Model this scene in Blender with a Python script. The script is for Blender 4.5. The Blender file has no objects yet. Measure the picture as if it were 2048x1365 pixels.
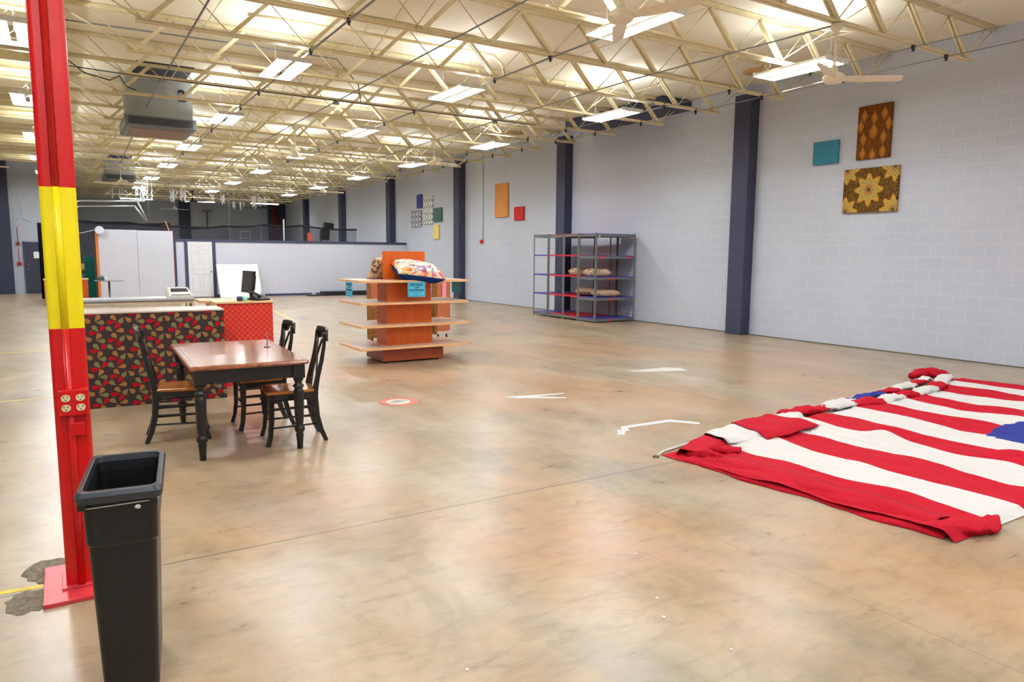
import bpy, bmesh, math, random
from mathutils import Vector, Matrix
random.seed(7)
SC = bpy.context.scene
COL = SC.collection
PI = math.pi

# ---------------------------------------------------------------- camera
cam_d = bpy.data.cameras.new('camera'); cam = bpy.data.objects.new('camera', cam_d); COL.objects.link(cam)
yaw, pitch, roll, CH = .5606, .1213, .0082, 1.6175
R = Vector((math.cos(yaw), -math.sin(yaw), 0))
F = Vector((math.sin(yaw)*math.cos(pitch), math.cos(yaw)*math.cos(pitch), -math.sin(pitch)))
U = R.cross(F)
R2 = R*math.cos(roll) + U*math.sin(roll)
U2 = U*math.cos(roll) - R*math.sin(roll)
M = Matrix((R2, U2, -F)).transposed().to_4x4(); M.translation = (0, 0, CH)
cam.matrix_world = M
cam_d.sensor_width = 36; cam_d.lens = 1426.33/2048*36
cam_d.clip_start = .05; cam_d.clip_end = 200
SC.camera = cam

# ---------------------------------------------------------------- mesh helper
class MB:
    def __init__(s): s.v = []; s.f = []; s.m = []; s.sm = []
    def add(s, vs, fs, mi=0, smooth=False):
        o = len(s.v); s.v += [tuple(v) for v in vs]
        for f in fs: s.f.append([o+i for i in f]); s.m.append(mi); s.sm.append(smooth)
    def box(s, x0, x1, y0, y1, z0, z1, mi=0, mat=None):
        vs = [Vector((x, y, z)) for z in (z0, z1) for y in (y0, y1) for x in (x0, x1)]
        if mat: vs = [mat @ v for v in vs]
        s.add(vs, [(0,2,3,1),(4,5,7,6),(0,1,5,4),(2,6,7,3),(0,4,6,2),(1,3,7,5)], mi)
    def beam(s, p, q, w, h, mi=0, up=(0,0,1)):
        p = Vector(p); q = Vector(q); d = (q-p); L = d.length; d.normalize()
        u = Vector(up)
        if abs(d.dot(u)) > .98: u = Vector((1,0,0))
        a = d.cross(u).normalized(); b = a.cross(d).normalized()
        vs = [c + a*i*w/2 + b*j*h/2 for c in (p, q) for i, j in ((-1,-1),(1,-1),(1,1),(-1,1))]
        s.add(vs, [(0,1,2,3),(4,7,6,5),(0,4,5,1),(1,5,6,2),(2,6,7,3),(3,7,4,0)], mi)
    def sweep(s, pts, rx, ry=None, n=8, mi=0, smooth=True, up=(0,0,1), cap=True):
        pts = [Vector(p) for p in pts]; k = len(pts)
        if not isinstance(rx, (list, tuple)): rx = [rx]*k
        if ry is None: ry = rx
        if not isinstance(ry, (list, tuple)): ry = [ry]*k
        vs = []; pa = None
        for i, p in enumerate(pts):
            d = (pts[min(i+1, k-1)] - pts[max(i-1, 0)]).normalized()
            if pa is None:
                u = Vector(up)
                if abs(d.dot(u)) > .98: u = Vector((1,0,0))
                a = d.cross(u).normalized()
            else:
                a = (pa - d*pa.dot(d)).normalized()
            pa = a; b = a.cross(d).normalized()
            off = PI/4 if n == 4 else 0
            sc = math.sqrt(2) if n == 4 else 1
            for j in range(n):
                t = 2*PI*j/n + off
                vs.append(p + a*rx[i]*sc*math.cos(t) + b*ry[i]*sc*math.sin(t))
        fs = [(i*n+j, i*n+(j+1) % n, (i+1)*n+(j+1) % n, (i+1)*n+j) for i in range(k-1) for j in range(n)]
        if cap: fs += [tuple(reversed(range(n))), tuple((k-1)*n+j for j in range(n))]
        s.add(vs, fs, mi, smooth and n > 4)
    def lathe(s, prof, cx=0, cy=0, n=20, mi=0, smooth=True):
        vs = [(cx+r*math.cos(2*PI*j/n), cy+r*math.sin(2*PI*j/n), z) for r, z in prof for j in range(n)]
        k = len(prof)
        fs = [(i*n+j, i*n+(j+1) % n, (i+1)*n+(j+1) % n, (i+1)*n+j) for i in range(k-1) for j in range(n)]
        fs += [tuple(reversed(range(n))), tuple((k-1)*n+j for j in range(n))]
        s.add(vs, fs, mi, smooth)
    def ball(s, c, r, mi=0, n=10, sq=1.0):
        prof = [(max(1e-4, r*math.sin(PI*i/n)), c[2]-sq*r*math.cos(PI*i/n)) for i in range(n+1)]
        s.lathe(prof, c[0], c[1], n=12, mi=mi)
    def prism(s, poly, z0, z1, mi=0, mat=None):
        k = len(poly)
        vs = [Vector((x, y, z)) for z in (z0, z1) for x, y in poly]
        if mat: vs = [mat @ v for v in vs]
        s.add(vs, [tuple(reversed(range(k))), tuple(range(k, 2*k))] + [(i, (i+1) % k, k+(i+1) % k, k+i) for i in range(k)], mi)
    def data(s, name, mats):
        me = bpy.data.meshes.new(name); me.from_pydata(s.v, [], s.f)
        for m in (mats if isinstance(mats, (list, tuple)) else [mats]): me.materials.append(m)
        me.polygons.foreach_set('material_index', s.m); me.polygons.foreach_set('use_smooth', s.sm)
        me.update(); return me
    def build(s, name, mats, parent=None, bevel=0, fix=True):
        me = s.data(name, mats)
        if fix:
            bm = bmesh.new(); bm.from_mesh(me); bmesh.ops.recalc_face_normals(bm, faces=bm.faces); bm.to_mesh(me); bm.free()
        o = bpy.data.objects.new(name, me); COL.objects.link(o)
        if parent: o.parent = parent
        if bevel:
            b = o.modifiers.new('bevel', 'BEVEL'); b.width = bevel; b.segments = 2; b.limit_method = 'ANGLE'
        return o

def tag(o, label=None, cat=None, group=None, kind=None):
    if label: o['label'] = label
    if cat: o['category'] = cat
    if group: o['group'] = group
    if kind: o['kind'] = kind
    return o
def thing(name, label, cat, loc=(0,0,0), rz=0, group=None):
    o = bpy.data.objects.new(name, None); COL.objects.link(o); o.location = loc; o.rotation_euler = (0,0,rz)
    o.empty_display_size = .1
    return tag(o, label, cat, group)
def copy_tree(o, parent=None):
    c = o.copy(); COL.objects.link(c); c.parent = parent
    for ch in list(o.children): copy_tree(ch, c)
    return c
def text(name, body, size, m, parent, loc, rot, bold=.0):
    cu = bpy.data.curves.new(name, 'FONT'); cu.body = body; cu.size = size; cu.extrude = .0006; cu.offset = bold
    cu.align_x = 'CENTER'; cu.align_y = 'CENTER'
    cu.materials.append(m); tmp = bpy.data.objects.new(name, cu); me = bpy.data.meshes.new_from_object(tmp); bpy.data.objects.remove(tmp)
    if not me.materials: me.materials.append(m)
    o = bpy.data.objects.new(name, me); COL.objects.link(o)
    o.parent = parent; o.location = loc; o.rotation_euler = rot
    return o

# ---------------------------------------------------------------- materials
def lin(c):
    return tuple((x/255/12.92 if x/255 <= .04045 else ((x/255+.055)/1.055)**2.4) for x in c) + (1,)
class NT:
    def __init__(s, name):
        s.mat = bpy.data.materials.new(name); s.mat.use_nodes = True; s.t = s.mat.node_tree; s.t.nodes.clear()
        s.out = s.n('ShaderNodeOutputMaterial'); s.b = s.n('ShaderNodeBsdfPrincipled'); s.l(s.b.outputs[0], s.out.inputs[0])
    def n(s, t, **k):
        x = s.t.nodes.new(t)
        for a, b in k.items(): setattr(x, a, b)
        return x
    def l(s, a, b): s.t.links.new(a, b)
    def coord(s, scale=None, swz=None, rot=None):
        c = s.n('ShaderNodeTexCoord').outputs['Object']
        if swz:
            sp = s.n('ShaderNodeSeparateXYZ'); s.l(c, sp.inputs[0]); cb = s.n('ShaderNodeCombineXYZ')
            for i, a in enumerate(swz):
                if a in 'XYZ': s.l(sp.outputs[a], cb.inputs[i])
            c = cb.outputs[0]
        if scale or rot:
            mp = s.n('ShaderNodeMapping'); s.l(c, mp.inputs[0])
            if scale: mp.inputs['Scale'].default_value = scale
            if rot: mp.inputs['Rotation'].default_value = rot
            c = mp.outputs[0]
        return c
    def noise(s, vec, scale, detail=4, rough=.5, dist=0):
        x = s.n('ShaderNodeTexNoise'); s.l(vec, x.inputs['Vector']); x.inputs['Scale'].default_value = scale
        x.inputs['Detail'].default_value = detail; x.inputs['Roughness'].default_value = rough; x.inputs['Distortion'].default_value = dist
        return x.outputs['Fac']
    def ramp(s, fac, stops, interp='LINEAR'):
        x = s.n('ShaderNodeValToRGB'); s.l(fac, x.inputs[0]); x.color_ramp.interpolation = interp
        e = x.color_ramp.elements
        while len(e) < len(stops): e.new(.5)
        for i, (p, c) in enumerate(stops):
            e[i].position = p; e[i].color = c if len(c) == 4 else lin(c)
        return x.outputs[0]
    def mix(s, fac, a, b, mode='MIX'):
        x = s.n('ShaderNodeMix', data_type='RGBA', blend_type=mode)
        for i, v in ((0, fac), (6, a), (7, b)):
            if hasattr(v, 'is_linked') or isinstance(v, bpy.types.NodeSocket): s.l(v, x.inputs[i])
            else: x.inputs[i].default_value = v
        return x.outputs[2]
    def math(s, op, a, b=None, c=None):
        x = s.n('ShaderNodeMath', operation=op)
        for i, v in enumerate((a, b, c)):
            if v is None: continue
            if isinstance(v, bpy.types.NodeSocket): s.l(v, x.inputs[i])
            else: x.inputs[i].default_value = v
        return x.outputs[0]
    def bump(s, h, st, d=.01):
        x = s.n('ShaderNodeBump'); x.inputs['Strength'].default_value = st; x.inputs['Distance'].default_value = d
        s.l(h, x.inputs['Height']); s.l(x.outputs[0], s.b.inputs['Normal'])
    def set(s, col=None, rough=None, metal=None, spec=None):
        for k, v in (('Base Color', col), ('Roughness', rough), ('Metallic', metal), ('Specular IOR Level', spec)):
            if v is None: continue
            if isinstance(v, bpy.types.NodeSocket): s.l(v, s.b.inputs[k])
            else: s.b.inputs[k].default_value = v
        return s.mat
def plain(name, c, rough=.5, metal=0, var=.06, scale=14, spec=.5, bump=0):
    t = NT(name); v = t.coord(); f = t.noise(v, scale, 5)
    a = lin(c); lo = tuple(x*(1-var*2) for x in a[:3])+(1,); hi = tuple(min(1, x*(1+var)) for x in a[:3])+(1,)
    t.set(t.ramp(f, [(.3, lo), (.7, hi)]), rough, metal, spec)
    if bump: t.bump(f, bump, .004)
    return t.mat
def emit(name, c, st):
    t = NT(name); t.set(lin(c), .5); t.b.inputs['Emission Color'].default_value = lin(c); t.b.inputs['Emission Strength'].default_value = st
    return t.mat
def cmu(name, c, cj, swz, rough=.75):
    t = NT(name); v = t.coord(swz=swz)
    b = t.n('ShaderNodeTexBrick'); t.l(v, b.inputs['Vector'])
    b.offset = .5; b.inputs['Scale'].default_value = 1; b.inputs['Brick Width'].default_value = .4064; b.inputs['Row Height'].default_value = .2032
    b.inputs['Mortar Size'].default_value = .004; b.inputs['Mortar Smooth'].default_value = .4; b.inputs['Bias'].default_value = 0
    a = lin(c); b.inputs['Color1'].default_value = a; b.inputs['Color2'].default_value = tuple(x*.955 for x in a[:3])+(1,)
    b.inputs['Mortar'].default_value = lin(cj)
    n = t.noise(v, .7, 5); n2 = t.noise(v, 40, 3)
    col = t.mix(.5, b.outputs['Color'], t.ramp(n, [(.3, tuple(x*.88 for x in a[:3])+(1,)), (.7, tuple(min(1, x*1.06) for x in a[:3])+(1,))]))
    col = t.mix(b.outputs['Fac'], col, lin(cj))
    t.set(col, rough, spec=.3)
    h = t.math('ADD', t.math('MULTIPLY', n2, .35), t.math('MULTIPLY', b.outputs['Fac'], -.6))
    t.bump(h, .35, .006)
    return t.mat
def wood(name, c1, c2, rough=.35, axis='x', scale=1.0, coat=0):
    t = NT(name); sc = {'x': (1.5, 14, 14), 'y': (14, 1.5, 14), 'z': (14, 14, 1.5)}[axis]
    v = t.coord(scale=tuple(a*scale for a in sc)); f = t.noise(v, 1.6, 6, .6, .8)
    t.set(t.ramp(f, [(.28, c1), (.72, c2)]), rough)
    t.b.inputs['Coat Weight'].default_value = coat; t.b.inputs['Coat Roughness'].default_value = .12
    return t.mat

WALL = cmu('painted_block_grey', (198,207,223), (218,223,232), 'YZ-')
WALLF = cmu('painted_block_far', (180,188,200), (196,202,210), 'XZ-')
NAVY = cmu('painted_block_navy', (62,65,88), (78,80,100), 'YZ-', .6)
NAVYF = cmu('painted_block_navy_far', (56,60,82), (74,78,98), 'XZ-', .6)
NAVYP = plain('navy_paint', (62,70,98), .5)
DECK = None
t = NT('cream_roof_deck'); v = t.coord(); sp = t.n('ShaderNodeSeparateXYZ'); t.l(v, sp.inputs[0])
w = t.math('SINE', t.math('MULTIPLY', sp.outputs['Y'], 2*PI/.3))
n = t.noise(v, .5, 4)
t.set(t.ramp(n, [(.3, (240,232,208)), (.7, (247,240,220))]), .6, spec=.3)
t.bump(w, .12, .01); DECK = t.mat
CREAM = plain('cream_steel_paint', (234,221,180), .45, var=.05)
CREAM2 = plain('cream_enamel', (244,236,210), .35, var=.03)
CONDUIT = plain('galvanised_conduit', (150,154,160), .45, .2)
BLACKM = plain('black_metal', (26,26,28), .4)
GALV = plain('galvanised_sheet', (170,176,176), .45, .35, var=.08, scale=2)
UNITG = plain('grey_unit_paint', (112,118,126), .45)
GRILLE = plain('dark_grille', (48,50,56), .6)
TUBE = emit('lit_fluorescent_tube', (255,250,246), 14)
REFL = plain('white_reflector', (235,235,232), .3, .0)

# floor
t = NT('stained_sealed_concrete'); v = t.coord(); sp = t.n('ShaderNodeSeparateXYZ'); t.l(v, sp.inputs[0]); X_, Y_ = sp.outputs['X'], sp.outputs['Y']
vs_ = t.coord(scale=(1, .55, 1)); n1 = t.noise(vs_, .42, 4, .55, .4); n2 = t.noise(vs_, 1.7, 7, .62, .5); n3 = t.noise(v, 7, 6, .6); n4 = t.noise(vs_, .9, 5, .55, .2)
base = t.ramp(n2, [(.28, (138,122,96)), (.45, (164,147,119)), (.58, (178,162,135)), (.74, (187,174,154))])
# ochre staining, stronger over the front bay
stain = t.ramp(n1, [(.42, (0,0,0)), (.62, (255,255,255))])
front = t.n('ShaderNodeMapRange'); t.l(Y_, front.inputs[0]); front.inputs[1].default_value = 15; front.inputs[2].default_value = 3; front.inputs[3].default_value = .18; front.inputs[4].default_value = .62
left = t.n('ShaderNodeMapRange'); t.l(X_, left.inputs[0]); left.inputs[1].default_value = -.3; left.inputs[2].default_value = .8; left.inputs[3].default_value = .25; left.inputs[4].default_value = 1
f_ = t.math('MULTIPLY', t.math('MULTIPLY', stain, front.outputs[0]), left.outputs[0])
ochre = t.ramp(n3, [(.3, (178,124,66)), (.7, (200,152,98))])
c_ = t.mix(f_, base, ochre)
pink = t.ramp(n4, [(.5, (0,0,0)), (.68, (255,255,255))]); c_ = t.mix(t.math('MULTIPLY', t.math('MULTIPLY', pink, .55), left.outputs[0]), c_, lin((200,158,126)))
gr = t.ramp(t.noise(vs_, 1.3, 6, .62, .25), [(.5, (0,0,0)), (.8, (255,255,255))]); c_ = t.mix(t.math('MULTIPLY', gr, .55), c_, lin((130,126,124)))
spk = t.ramp(t.noise(v, 16, 3, .5), [(.72, (0,0,0)), (.8, (255,255,255))]); c_ = t.mix(t.math('MULTIPLY', spk, .5), c_, lin((120,112,104)))
wht = t.ramp(t.noise(t.coord(scale=(1, .35, 1)), 2.6, 6, .7, .3), [(.64, (0,0,0)), (.76, (255,255,255))]); c_ = t.mix(t.math('MULTIPLY', wht, .4), c_, lin((196,192,186)))
sc_ = t.noise(t.coord(scale=(1.2, 3.2, 1), rot=(0, 0, .5)), 3.4, 8, .72, .6)
c_ = t.mix(1.0, c_, t.ramp(sc_, [(.3, (214,214,214)), (.5, (246,246,246)), (.7, (255,255,255))]), 'MULTIPLY')
def joint(ax, pos, wd):
    return t.math('LESS_THAN', t.math('ABSOLUTE', t.math('SUBTRACT', ax, pos)), wd)
wob = t.math('MULTIPLY', t.math('SUBTRACT', t.noise(v, 3, 4), .5), .02)
j = None
for ax, pos, wd in ((Y_, 3.95, .006), (X_, 6.18, .007), (Y_, 10.1, .004), (Y_, 16.2, .004), (X_, .08, .003), (Y_, 22.4, .005), (X_, 3.1, .0015)):
    q = joint(t.math('ADD', ax, wob), pos, wd); j = q if j is None else t.math('MAXIMUM', j, q)
c_ = t.mix(t.math('MULTIPLY', j, .9), c_, lin((84,74,66)))
rg = t.math('ADD', .2, t.math('MULTIPLY', sc_, .22))
t.set(c_, rg, spec=.6)
t.bump(t.noise(v, 3.2, 3), .035, .02); FLOOR = t.mat

REDP = plain('red_gloss_paint', (206,10,12), .28, var=.05, scale=5)
YELP = plain('yellow_gloss_paint', (255,232,4), .3, var=.04, scale=5)
BLACKW = plain('black_painted_wood', (24,24,25), .3, var=.15)
TABW = wood('chestnut_table_top', (112,58,34), (166,98,62), .22, 'y', 1.2, .4)
SEATW = wood('honey_wood_seat', (156,84,26), (200,126,54), .22, 'x', 2, .3)
ORW = wood('orange_veneer', (204,84,12), (222,104,22), .35, 'z', .6)
ORWD = wood('dark_orange_plinth', (142,58,26), (158,68,32), .4, 'x', .6)
MAPLE = wood('pale_maple_edge', (222,170,116), (238,196,146), .4, 'x', 1)
LAM = plain('grey_laminate', (196,180,168), .35)
GREYST = plain('grey_enamel_steel', (112,117,116), .4, .3)
RSHELF = plain('red_shelf_board', (206,22,44), .4)
BSHELF = plain('blue_shelf_board', (70,62,170), .4)
REDTAG = plain('red_label', (226,50,70), .5)
WHITEP = plain('white_paint', (236,237,242), .45, var=.02)
WHITEPAN = plain('white_panel', (208,212,224), .5, var=.03, scale=1)
LILAC = None
t = NT('pale_grooved_panelling'); v = t.coord(); sp = t.n('ShaderNodeSeparateXYZ'); t.l(v, sp.inputs[0])
g = t.math('LESS_THAN', t.math('FRACT', t.math('MULTIPLY', sp.outputs['X'], 1/.2)), .06)
t.set(t.mix(t.math('MULTIPLY', g, .2), lin((214,218,232)), lin((164,168,184))), .5); LILAC = t.mat
CYAN = plain('cyan_paper', (80,190,228), .6, var=.02)
INK = plain('black_ink', (20,26,40), .6, var=0)
BLKPL = plain('black_plastic', (13,13,15), .38, var=.1, bump=.05, scale=60)
RIMPL = plain('dark_grey_plastic', (48,52,60), .33, var=.06)
IVORY = plain('ivory_plastic', (226,214,170), .4, var=.02)
FLAGR = FLAGW = FLAGB = None
def cloth(name, c, fine=1.0, sheen=.0):
    t = NT(name); v = t.coord(scale=(2.2, 1, 1)); n = t.noise(v, 9, 6, .6, .6)
    a = lin(c); t.set(t.ramp(n, [(.3, tuple(x*.93 for x in a[:3])+(1,)), (.7, a)]), .8, spec=.15)
    t.bump(n, .6*fine, .03); return t.mat
FLAGR = cloth('red_nylon', (182,16,38)); FLAGW = cloth('white_nylon', (216,214,210)); FLAGB = cloth('blue_nylon', (46,56,136))
CHAR = cloth('charcoal_upholstery', (62,50,50), .4)
OLIVE = cloth('olive_petal', (124,118,76), .3); OCHRE = cloth('ochre_petal', (158,108,60), .3); PETR = cloth('red_petal', (172,16,30), .3)

# ---------------------------------------------------------------- setting
XW, ZC = 11.98, 5.03
def struct(o): o['kind'] = 'structure'; return o
m = MB(); m.box(-9, XW+.3, -4, 47, -.12, 0); struct(m.build('floor', FLOOR))
m = MB(); m.box(-9, XW+.3, -4, 47, ZC, ZC+.15); struct(m.build('ceiling', DECK))
m = MB(); m.box(XW, XW+.25, -4, 46.2, 0, ZC); struct(m.build('wall_right', WALL))
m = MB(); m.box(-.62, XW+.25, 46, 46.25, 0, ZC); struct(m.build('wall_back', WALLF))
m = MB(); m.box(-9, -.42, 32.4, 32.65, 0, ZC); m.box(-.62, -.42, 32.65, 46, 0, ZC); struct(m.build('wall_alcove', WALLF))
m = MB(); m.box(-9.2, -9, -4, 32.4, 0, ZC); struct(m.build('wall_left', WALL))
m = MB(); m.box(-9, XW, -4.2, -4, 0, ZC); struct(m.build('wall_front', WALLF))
# block pilasters
for i in range(6):
    Y = 9.85+6.18*i
    m = MB(); m.box(11.72, XW, Y, Y+.4, 0, 4.82); struct(m.build('pilaster', NAVY))
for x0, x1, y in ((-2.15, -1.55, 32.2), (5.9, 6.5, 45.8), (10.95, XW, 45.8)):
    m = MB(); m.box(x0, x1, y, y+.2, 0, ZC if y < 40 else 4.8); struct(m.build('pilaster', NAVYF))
m = MB(); m.box(11.1, XW, 11.7, 15.2, 4.8, 5.02); tag(m.build('roof_duct', NAVYP), 'navy painted duct running along the top of the block wall between two pilasters', 'duct')
m = MB()
for i in range(60):
    y = -2+.8*i
m.beam((XW-.012, -2, .0), (XW-.012, 46, .0), .02, .03); struct(m.build('baseboard_right', plain('dark_floor_seam', (96,88,70), .8)))

# roof girder on the column line, solid beams over the aisle on its far side
m = MB(); m.box(-.2, .1, -3.5, 32.3, 4.72, 4.76); m.box(-.2, .1, -3.5, 32.3, 4.99, 5.03); m.box(-.06, -.04, -3.5, 32.3, 4.76, 4.99)
tag(m.build('roof_girder', CREAM), 'long cream steel girder carried by the red and yellow column', 'girder')
n_b = 0
mb = MB(); mb.box(-8.9, -.21, -.05, .05, 0, .03); mb.box(-8.9, -.21, -.008, .008, .03, .22); mb.box(-8.9, -.21, -.05, .05, .22, .25)
mbd = mb.data('roof_beam', CREAM)
for i in range(1, 34):
    o = bpy.data.objects.new('roof_beam', mbd); COL.objects.link(o); o.location = (0, 5.62+.786*i, 4.78)
    tag(o, 'cream steel beam in the even row over the aisle beyond the red column', 'beam', 'roof beams over the side aisle')

# open-web joists spanning from the girder to the block wall
ZB, ZT = 4.45, 4.97
bot = [1.04+1.017*k for k in range(11)]
top = [bot[0]-.5085] + [b+.5085 for b in bot]
def strut_mesh(thick, dx, sgn):
    m = MB()
    if thick:
        for s in (-1, 1): m.beam((0, s*.026, 0), (dx, s*.026, ZT-ZB-.02), .05, .024, up=(0,1,0))
        m.beam((0, -.012, 0), (dx, -.012, ZT-ZB-.02), .022, .006, up=(0,1,0))
    else: m.sweep([(0,0,0), (dx, 0, ZT-ZB-.02)], .0085, n=6)
    return m.data('web_strut' if thick else 'web_rod', CREAM)
SM = {(th, s): strut_mesh(th, s*.5085, s) for th in (0, 1) for s in (-1, 1)}
m = MB()
for s in (-1, 1):
    m.box(.02, XW-.02, s*.012-(.04 if s < 0 else 0), s*.012+(.04 if s > 0 else 0), .045, .053)
    m.box(.02, XW-.02, s*.012-.003, s*.012+.003, 0, .05)
TOPM = m.data('top_chord', CREAM)
m = MB()
for s in (-1, 1):
    m.box(bot[0]-.1, bot[-1]+.12, s*.013-(.05 if s < 0 else 0), s*.013+(.05 if s > 0 else 0), 0, .007)
    m.box(bot[0]-.1, bot[-1]+.12, s*.012-.003, s*.012+.003, 0, .045)
BOTM = m.data('bottom_chord', CREAM)
m = MB(); m.sweep([(.05, 0, ZT+.02), (bot[0], 0, ZB+.02)], .011, n=6); ENDL = m.data('end_rod', CREAM)
m = MB(); m.sweep([(XW-.03, 0, ZT+.02), (bot[-1], 0, ZB+.02)], .011, n=6); ENDR = m.data('end_rod', CREAM)
m = MB()
for k in range(11):
    for s in (-1, 1):
        thick = (s > 0) == (bot[k] < 6)
        p = (bot[k], 0, ZB+.02); q = (bot[k]+s*.5085, 0, ZT)
        if thick: m.beam(p, q, .05, .04, up=(0,1,0))
        else: m.sweep([p, q], .01, n=4)
m.beam((.05, 0, ZT+.02), (bot[0], 0, ZB+.02), .02, .02, up=(0,1,0)); m.beam((XW-.03, 0, ZT+.02), (bot[-1], 0, ZB+.02), .02, .02, up=(0,1,0))
WEBM = m.data('web', CREAM)
ORD = ['first','second','third','fourth','fifth','sixth','seventh','eighth','ninth','tenth','eleventh','twelfth','thirteenth','fourteenth']
JY = [5.62+1.572*i for i in range(26)]
def child(name, me, par, loc=(0,0,0)):
    o = bpy.data.objects.new(name, me); COL.objects.link(o); o.parent = par; o.location = loc; return o
for i, Y in enumerate(JY):
    if i < 14: lab = 'cream open-web steel roof joist, %s one counting back from the camera end' % ORD[i]
    elif Y < 27.2: lab = 'cream open-web roof joist just before the pale partition'
    else: lab = 'cream open-web roof joist over the netted court behind the partition'
    g = 'open-web roof joists'
    if 14 <= i and Y >= 27.2: g = 'roof joists over the netted court'
    r = thing('roof_joist', lab, 'joist', (0, Y, 0), group=g)
    child('top_chord', TOPM, r, (0, 0, ZT)); child('bottom_chord', BOTM, r, (0, 0, ZB))
    if i < 10:
        for k in range(11):
            for s in (-1, 1):
                thick = (s > 0) == (bot[k] < 6)
                child('web_strut' if thick else 'web_rod', SM[(1 if thick else 0, s)], r, (bot[k], 0, ZB+.02))
        child('end_rod', ENDL, r); child('end_rod', ENDR, r)
    else: child('web', WEBM, r)
# bridging between joists, conduits and clamps
def run(name, pts, rad, mat, label, cat, group=None):
    m = MB(); m.sweep(pts, rad, n=8); o = m.build(name, mat); return tag(o, label, cat, group)
r = run('bridging_pipe', [(3.12, 5.2, 4.425), (3.12, 32, 4.425)], .013, CONDUIT, 'grey pipe clipped under the joists nearest the red column, above the first lamp row', 'pipe')
r2_ = run('bridging_pipe', [(6.115, 5.2, 4.425), (6.115, 32, 4.425)], .013, CONDUIT, 'grey pipe clipped under the joists along the middle of the roof', 'pipe')
r3_ = run('bridging_pipe', [(9.86, 4.5, 4.425), (9.86, 32, 4.425)], .008, CONDUIT, 'thin grey pipe with black clamps, inner one of the two beside the block wall', 'pipe')
r4_ = run('bridging_pipe', [(10.7, 4.5, 4.425), (10.7, 32, 4.425)], .008, CONDUIT, 'thin grey pipe with black clamps closest to the block wall', 'pipe')
m = MB(); m.box(-.022, .022, -.018, .018, -.02, .06); m.box(-.012, .012, -.012, .012, -.055, -.02); CL = m.data('clamp', BLACKM)
for rr, x in ((r, 3.12), (r2_, 6.115), (r3_, 9.86), (r4_, 10.7)):
    for Y in JY[:12]:
        child('clamp', CL, rr, (x, Y, 4.425))
run('conduit', [(1.56, 8.9, 4.42), (1.56, 16.3, 4.42), (1.77, 27.2, 4.42)], .012, CONDUIT, 'grey conduit crossing over the grey heater unit', 'conduit')
run('conduit', [(4.55, 6.9, 4.43), (4.5, 16.3, 4.43), (4.6, 26.4, 4.43)], .011, CONDUIT, 'grey conduit running back to the ceiling fan in the middle of the hall', 'conduit')
run('conduit', [(8.17, 5.6, 4.43), (7.96, 9, 4.43), (7.95, 12, 4.43), (8.05, 16.3, 4.43), (8.3, 26, 4.43)], .011, CONDUIT, 'grey conduit linking the fan nearest the wall hangings with the next fan', 'conduit')
run('conduit', [(.1, 12.6, 4.93), (2.8, 12.45, 4.93), (4.2, 12.45, 4.93), (4.9, 13.3, 4.75), (5.0, 13.46, 4.46)], .012, CONDUIT, 'thin grey conduit crossing under the deck then bending down to a joist', 'conduit')
run('sprinkler_pipe', [(2.4, 10.85, 4.93), (5.35, 10.75, 4.93), (6.0, 10.7, 4.93), (6.25, 10.6, 4.88), (6.3, 10.4, 4.7), (6.3, 10.32, 4.5)], .026, CREAM, 'cream pipe under the deck curving down onto a joist', 'pipe')
run('power_cable', [(.2, 13.42, 4.47), (1.2, 13.42, 4.44), (1.9, 13.42, 4.44), (4.5, 13.42, 4.44), (9.0, 13.42, 4.44)], .008, BLACKM, 'black cable tied along the underside of a roof joist', 'cable')
run('power_cable', [(.15, 14.9, 4.98), (.5, 14.9, 4.7), (.9, 14.9, 4.62), (1.05, 14.9, 4.72), (1.15, 14.9, 4.55), (1.3, 14.9, 4.5)], .01, BLACKM, 'black cable hanging in loops beside the heater duct', 'cable')
for xb, w_ in ((4.0, 'between the first and middle lamp rows'), (9.15, 'above the lamp row beside the block wall')):
    t = thing('cross_bridging', 'thin cream crossed rods bracing the joists ' + w_, 'bracing')
    m = MB(); m.sweep([(xb, 0, ZB+.03), (xb, 1.572, ZT)], .008, n=5); A_ = m.data('bracing_rod', CREAM)
    m = MB(); m.sweep([(xb, 0, ZT), (xb, 1.572, ZB+.03)], .008, n=5); B_ = m.data('bracing_rod', CREAM)
    for i in range(0, 12): child('bracing_rod', A_, t, (0, JY[i], 0)); child('bracing_rod', B_, t, (0, JY[i], 0))
for xb, w_ in ((2.0, 'nearest the red column'), (7.6, 'mid hall'), (10.2, 'nearest the block wall')):
    run('deck_rod', [(xb, 5.2, ZT-.01), (xb, 26, ZT-.01)], .007, CREAM, 'thin cream rod running under the deck, the one ' + w_, 'rod')
# junction boxes
for x, y in ((1.56, 13.42), (4.5, 13.42), (7.95, 13.42), (9.4, 10.2)):
    m = MB(); m.lathe([(.055, 0), (.058, .01), (.058, .045), (.05, .05)], n=16)
    o = m.build('junction_box', CONDUIT); o.location = (x, y, 4.37)
    tag(o, {1.56: 'round grey junction box above the heater unit', 4.5: 'round grey junction box on the middle conduit below a joist', 7.95: 'round grey junction box on the conduit between the two lamp rows by the wall', 9.4: 'round grey junction box under a joist beside the navy duct'}[x], 'electrical box')

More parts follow.
